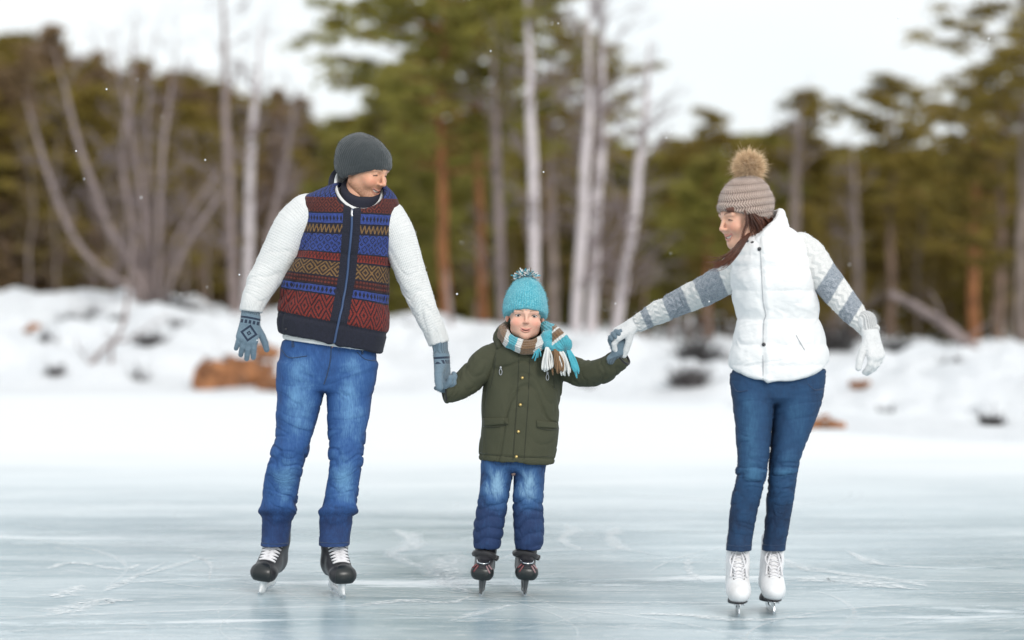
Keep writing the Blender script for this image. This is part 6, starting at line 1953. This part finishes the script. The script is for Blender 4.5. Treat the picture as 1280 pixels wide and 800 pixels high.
for (px_, Y_, top_, w_, lab_) in ((806, 37, 352, 4, 'thin leafless sapling on the bank under the woman\'s outstretched sleeve'), (862, 36, 376, 4, 'short bare sapling on the shore left of the woman\'s vest'), (884, 38, 340, 5, 'dark bare sapling just left of the woman\'s waist'), (1048, 39, 330, 5, 'bare sapling right of the woman\'s elbow on the far shore')):
    stems('sapling', lab_, 'sapling', px_, Y_, [[(px_, 470, Y_, w_), (px_ + 1, 430, Y_, w_), (px_ - 2, (430 + top_) / 2, Y_, w_ * .8), (px_ + 2, top_, Y_, 1.5)]], MAT['dark_bark'], 10, .6, int(px_))

# pines in front of the wall
def pine(label, px, Y, top, w_px, seed, mat, bark, base=.3, dens=1.0, width=.22, lean=0.0, per=60, trunk_r=None, kind='pine', L=.2, W=.05):
    b = on_ground(px, 0, Y); H = CAM_Z + (HORIZON - top) / F_PX * Y - b[2]
    tr, cr = conifer_mesh(kind, H, seed, dens, base, width, L, W, per, (w_px / 2 * Y / F_PX) / H, lean)
    return plant_tree('pine_tree', label, 'tree', b, tr, cr, MAT[bark], MAT[mat])
pine('tall olive pine with orange trunk rising out of the picture behind the man\'s beanie', 556, 42, -150, 15, 61, 'pine_olive', 'pine_bark', .34, 1.55, .29, -.012, 60)
pine('olive pine with a ragged open crown beside the tall orange-trunked pine', 604, 45, -90, 13, 62, 'pine_olive', 'pine_bark', .44, 1.0, .22, .0, 46)
pine('young olive pine behind the man\'s beanie, left of the orange trunk', 470, 50, 96, 12, 63, 'pine_olive', 'dark_bark', .12, 1.3, .22, .0, 50)
pine('bushy olive pine in front of the forest, behind the man\'s left shoulder', 524, 54, 70, 12, 64, 'pine_olive', 'dark_bark', .14, 1.5, .22, .0, 54)
pine('thin-crowned pine with flat snowy-grey limbs above the boy', 690, 47, 20, 13, 65, 'pine_deep', 'pale_bark', .52, .75, .22, .0, 30)
pine('slender pine with tiered crown above the birch pair', 742, 60, 58, 12, 66, 'pine_deep', 'dark_bark', .55, .6, .16, .0, 26)
pine('dark pine with a layered crown standing up from the skyline right of the woman\'s pompom', 1004, 70, 116, 10, 67, 'pine_deep', 'dark_bark', .55, .6, .15, .0, 40, L=.3, W=.08)
pine('broad-crowned dark pine above the woman\'s outstretched free arm', 1112, 66, 96, 13, 68, 'pine_deep', 'dark_bark', .45, .75, .22, .0, 44, L=.3, W=.08)
pine('tall dark pine with orange trunk near the right edge, behind the stump', 1214, 52, 84, 16, 69, 'pine_deep', 'pine_bark', .30, .9, .22, .004, 48)
pine('golden-green pine at the right edge of the forest', 1246, 47, 70, 14, 70, 'pine_gold', 'dark_bark', .22, 1.0, .24, .0, 40)
pine('small grey-green pine on the skyline left of the woman\'s hat', 886, 72, 138, 9, 71, 'pine_deep', 'dark_bark', .5, .5, .16, .0, 30, L=.3, W=.08)
pine('far left brown-green spruce taller than its neighbours', 64, 74, 34, 10, 72, 'spruce_brown', 'dark_bark', .1, 1.3, .17, .0, 40, kind='spruce', L=.32, W=.09)
pine('orange-trunked pine deep in the forest right of the boy', 690, 56, 120, 11, 73, 'pine_deep', 'pine_bark', .6, .8, .18, .0, 30)
pine('orange-trunked pine half hidden behind the woman\'s outstretched sleeve', 884, 52, 196, 10, 74, 'pine_olive', 'pine_bark', .45, 1.0, .20, .0, 40)
pine('dark pine leaning in from beyond the right edge, highest branches against the sky', 1276, 44, -60, 16, 75, 'pine_deep', 'pale_bark', .45, .9, .20, -.01, 40)

# fallen trunk and stump on the right shore
b = on_ground(1214, 0, 34.2); r_ = thing('tree_stump', 'dark broken stump on the right shore at the end of the fallen trunk', 'stump', b)
c = catmull(np.array([P(1213, 492, 34.2), P(1214, 470, 34.2), P(1214, 452, 34.2), P(1215, 436, 34.2)]), 14); V, Q = tube(c, np.interp(np.arange(14), [0, 3, 13], [.14, .105, .085]) * (1 + .15 * vnoise(np.arange(14) * .7, 0, 0)), 12); make_obj('stump', V, Q, MAT['root'], r_, b)
b = P(1168, 405, 34.6); r_ = thing('fallen_trunk', 'grey fallen birch trunk slanting down to the stump on the right shore', 'log', b)
c = catmull(np.array([P(1112, 366, 34.9), P(1150, 386, 34.7), P(1186, 410, 34.5), P(1218, 440, 34.3)]), 20); V, Q = tube(c, np.linspace(.055, .10, 20), 10); make_obj('trunk', V, Q, bd, r_, b)
for (a, m_, e, w) in (((1180, 406), (1172, 380), (1160, 362), .03), ((1204, 428), (1226, 410), (1246, 396), .025), ((1150, 386), (1128, 372), (1108, 366), .02)):
    c = catmull(np.array([P(*a, 34.5), P(*m_, 34.3), P(*e, 34.2)]), 10); V, Q = tube(c, np.linspace(w, w * .3, 10), 6); make_obj('branch', V, Q, bd, r_, b)

# a few flakes of falling snow
g8 = np.random.default_rng(88); parts = []
for i in range(46):
    Y = g8.uniform(7.6, 14); px, py = g8.uniform(20, 1260), g8.uniform(20, 480)
    if any(abs(px - a) < 60 and abs(py - b) < 60 for a, b in ((457, 220), (656, 395), (925, 270))): continue
    parts.append(ball(P(px, py, Y), g8.uniform(.0022, .0042), 8, 6))
MAT['flake'] = plain('snow_flake', (0.9, 0.9, 0.92), .6)
v, q = join(parts); tag(make_obj('falling_snow', v, q, MAT['flake']), kind='stuff')

# ================================================================== LIGHT, SKY, CAMERA
ELEV, AZ = 30.0, -24.0        # high thin cloud; the brightest part of the sky is behind the camera's left shoulder
w = bpy.data.worlds.new('World'); scene.world = w; w.use_nodes = True
nt = w.node_tree; nt.nodes.clear()
sky = nt.nodes.new('ShaderNodeTexSky'); sky.sky_type = 'NISHITA'; sky.sun_disc = False
sky.sun_elevation = R(ELEV); sky.sun_rotation = R(180 + AZ); sky.air_density = 1.0; sky.dust_density = 3.0
tc = nt.nodes.new('ShaderNodeTexCoord')
mp = nt.nodes.new('ShaderNodeMapping'); mp.inputs['Scale'].default_value = (1.0, 1.0, 2.4); nt.links.new(tc.outputs['Generated'], mp.inputs[0])
nz = nt.nodes.new('ShaderNodeTexNoise'); nz.inputs['Scale'].default_value = 2.2; nz.inputs['Detail'].default_value = 5; nt.links.new(mp.outputs[0], nz.inputs['Vector'])
ramp = nt.nodes.new('ShaderNodeValToRGB'); ramp.color_ramp.elements[0].position = .30; ramp.color_ramp.elements[0].color = (9.0, 9.6, 9.85, 1); ramp.color_ramp.elements[1].position = .66; ramp.color_ramp.elements[1].color = (10.6, 10.9, 11.0, 1)
nt.links.new(nz.outputs['Fac'], ramp.inputs[0])
mx = nt.nodes.new('ShaderNodeMix'); mx.data_type = 'RGBA'; mx.inputs[0].default_value = .90
nt.links.new(sky.outputs[0], mx.inputs[6]); nt.links.new(ramp.outputs[0], mx.inputs[7])
bg = nt.nodes.new('ShaderNodeBackground'); bg.inputs['Strength'].default_value = 0.10
nt.links.new(mx.outputs[2], bg.inputs['Color'])
wo = nt.nodes.new('ShaderNodeOutputWorld'); nt.links.new(bg.outputs[0], wo.inputs[0])
sl = bpy.data.lights.new('sun', 'SUN'); sl.energy = 1.5; sl.angle = R(20); sl.color = (1.0, 0.965, 0.92)
so = bpy.data.objects.new('sun', sl); COL.objects.link(so)
to_sun = Vector((math.sin(R(180 + AZ)) * math.cos(R(ELEV)), math.cos(R(180 + AZ)) * math.cos(R(ELEV)), math.sin(R(ELEV))))
so.rotation_euler = (-to_sun).to_track_quat('-Z', 'Y').to_euler()

cd = bpy.data.cameras.new('camera'); cam = bpy.data.objects.new('camera', cd); COL.objects.link(cam)
cam.location = (0, 0, CAM_Z); cam.rotation_euler = (R(90), 0, 0)
cd.sensor_fit = 'HORIZONTAL'; cd.sensor_width = 38.4; cd.lens = F_PX * 38.4 / 1280
cd.shift_y = -(400 - HORIZON) / 1280
cd.clip_start = .1; cd.clip_end = 2000
cd.dof.use_dof = True; cd.dof.focus_distance = 8.95; cd.dof.aperture_fstop = 1.25; cd.dof.aperture_blades = 9
scene.camera = cam
scene.render.engine = 'CYCLES'
scene.cycles.use_denoising = True
scene.cycles.max_bounces = 6; scene.cycles.diffuse_bounces = 4; scene.cycles.transparent_max_bounces = 12
vs = scene.view_settings; scene.display_settings.display_device = 'sRGB'
vs.view_transform = 'Standard'; vs.look = 'None'; vs.gamma = 1.0; vs.use_curve_mapping = False; vs.exposure = 0.13
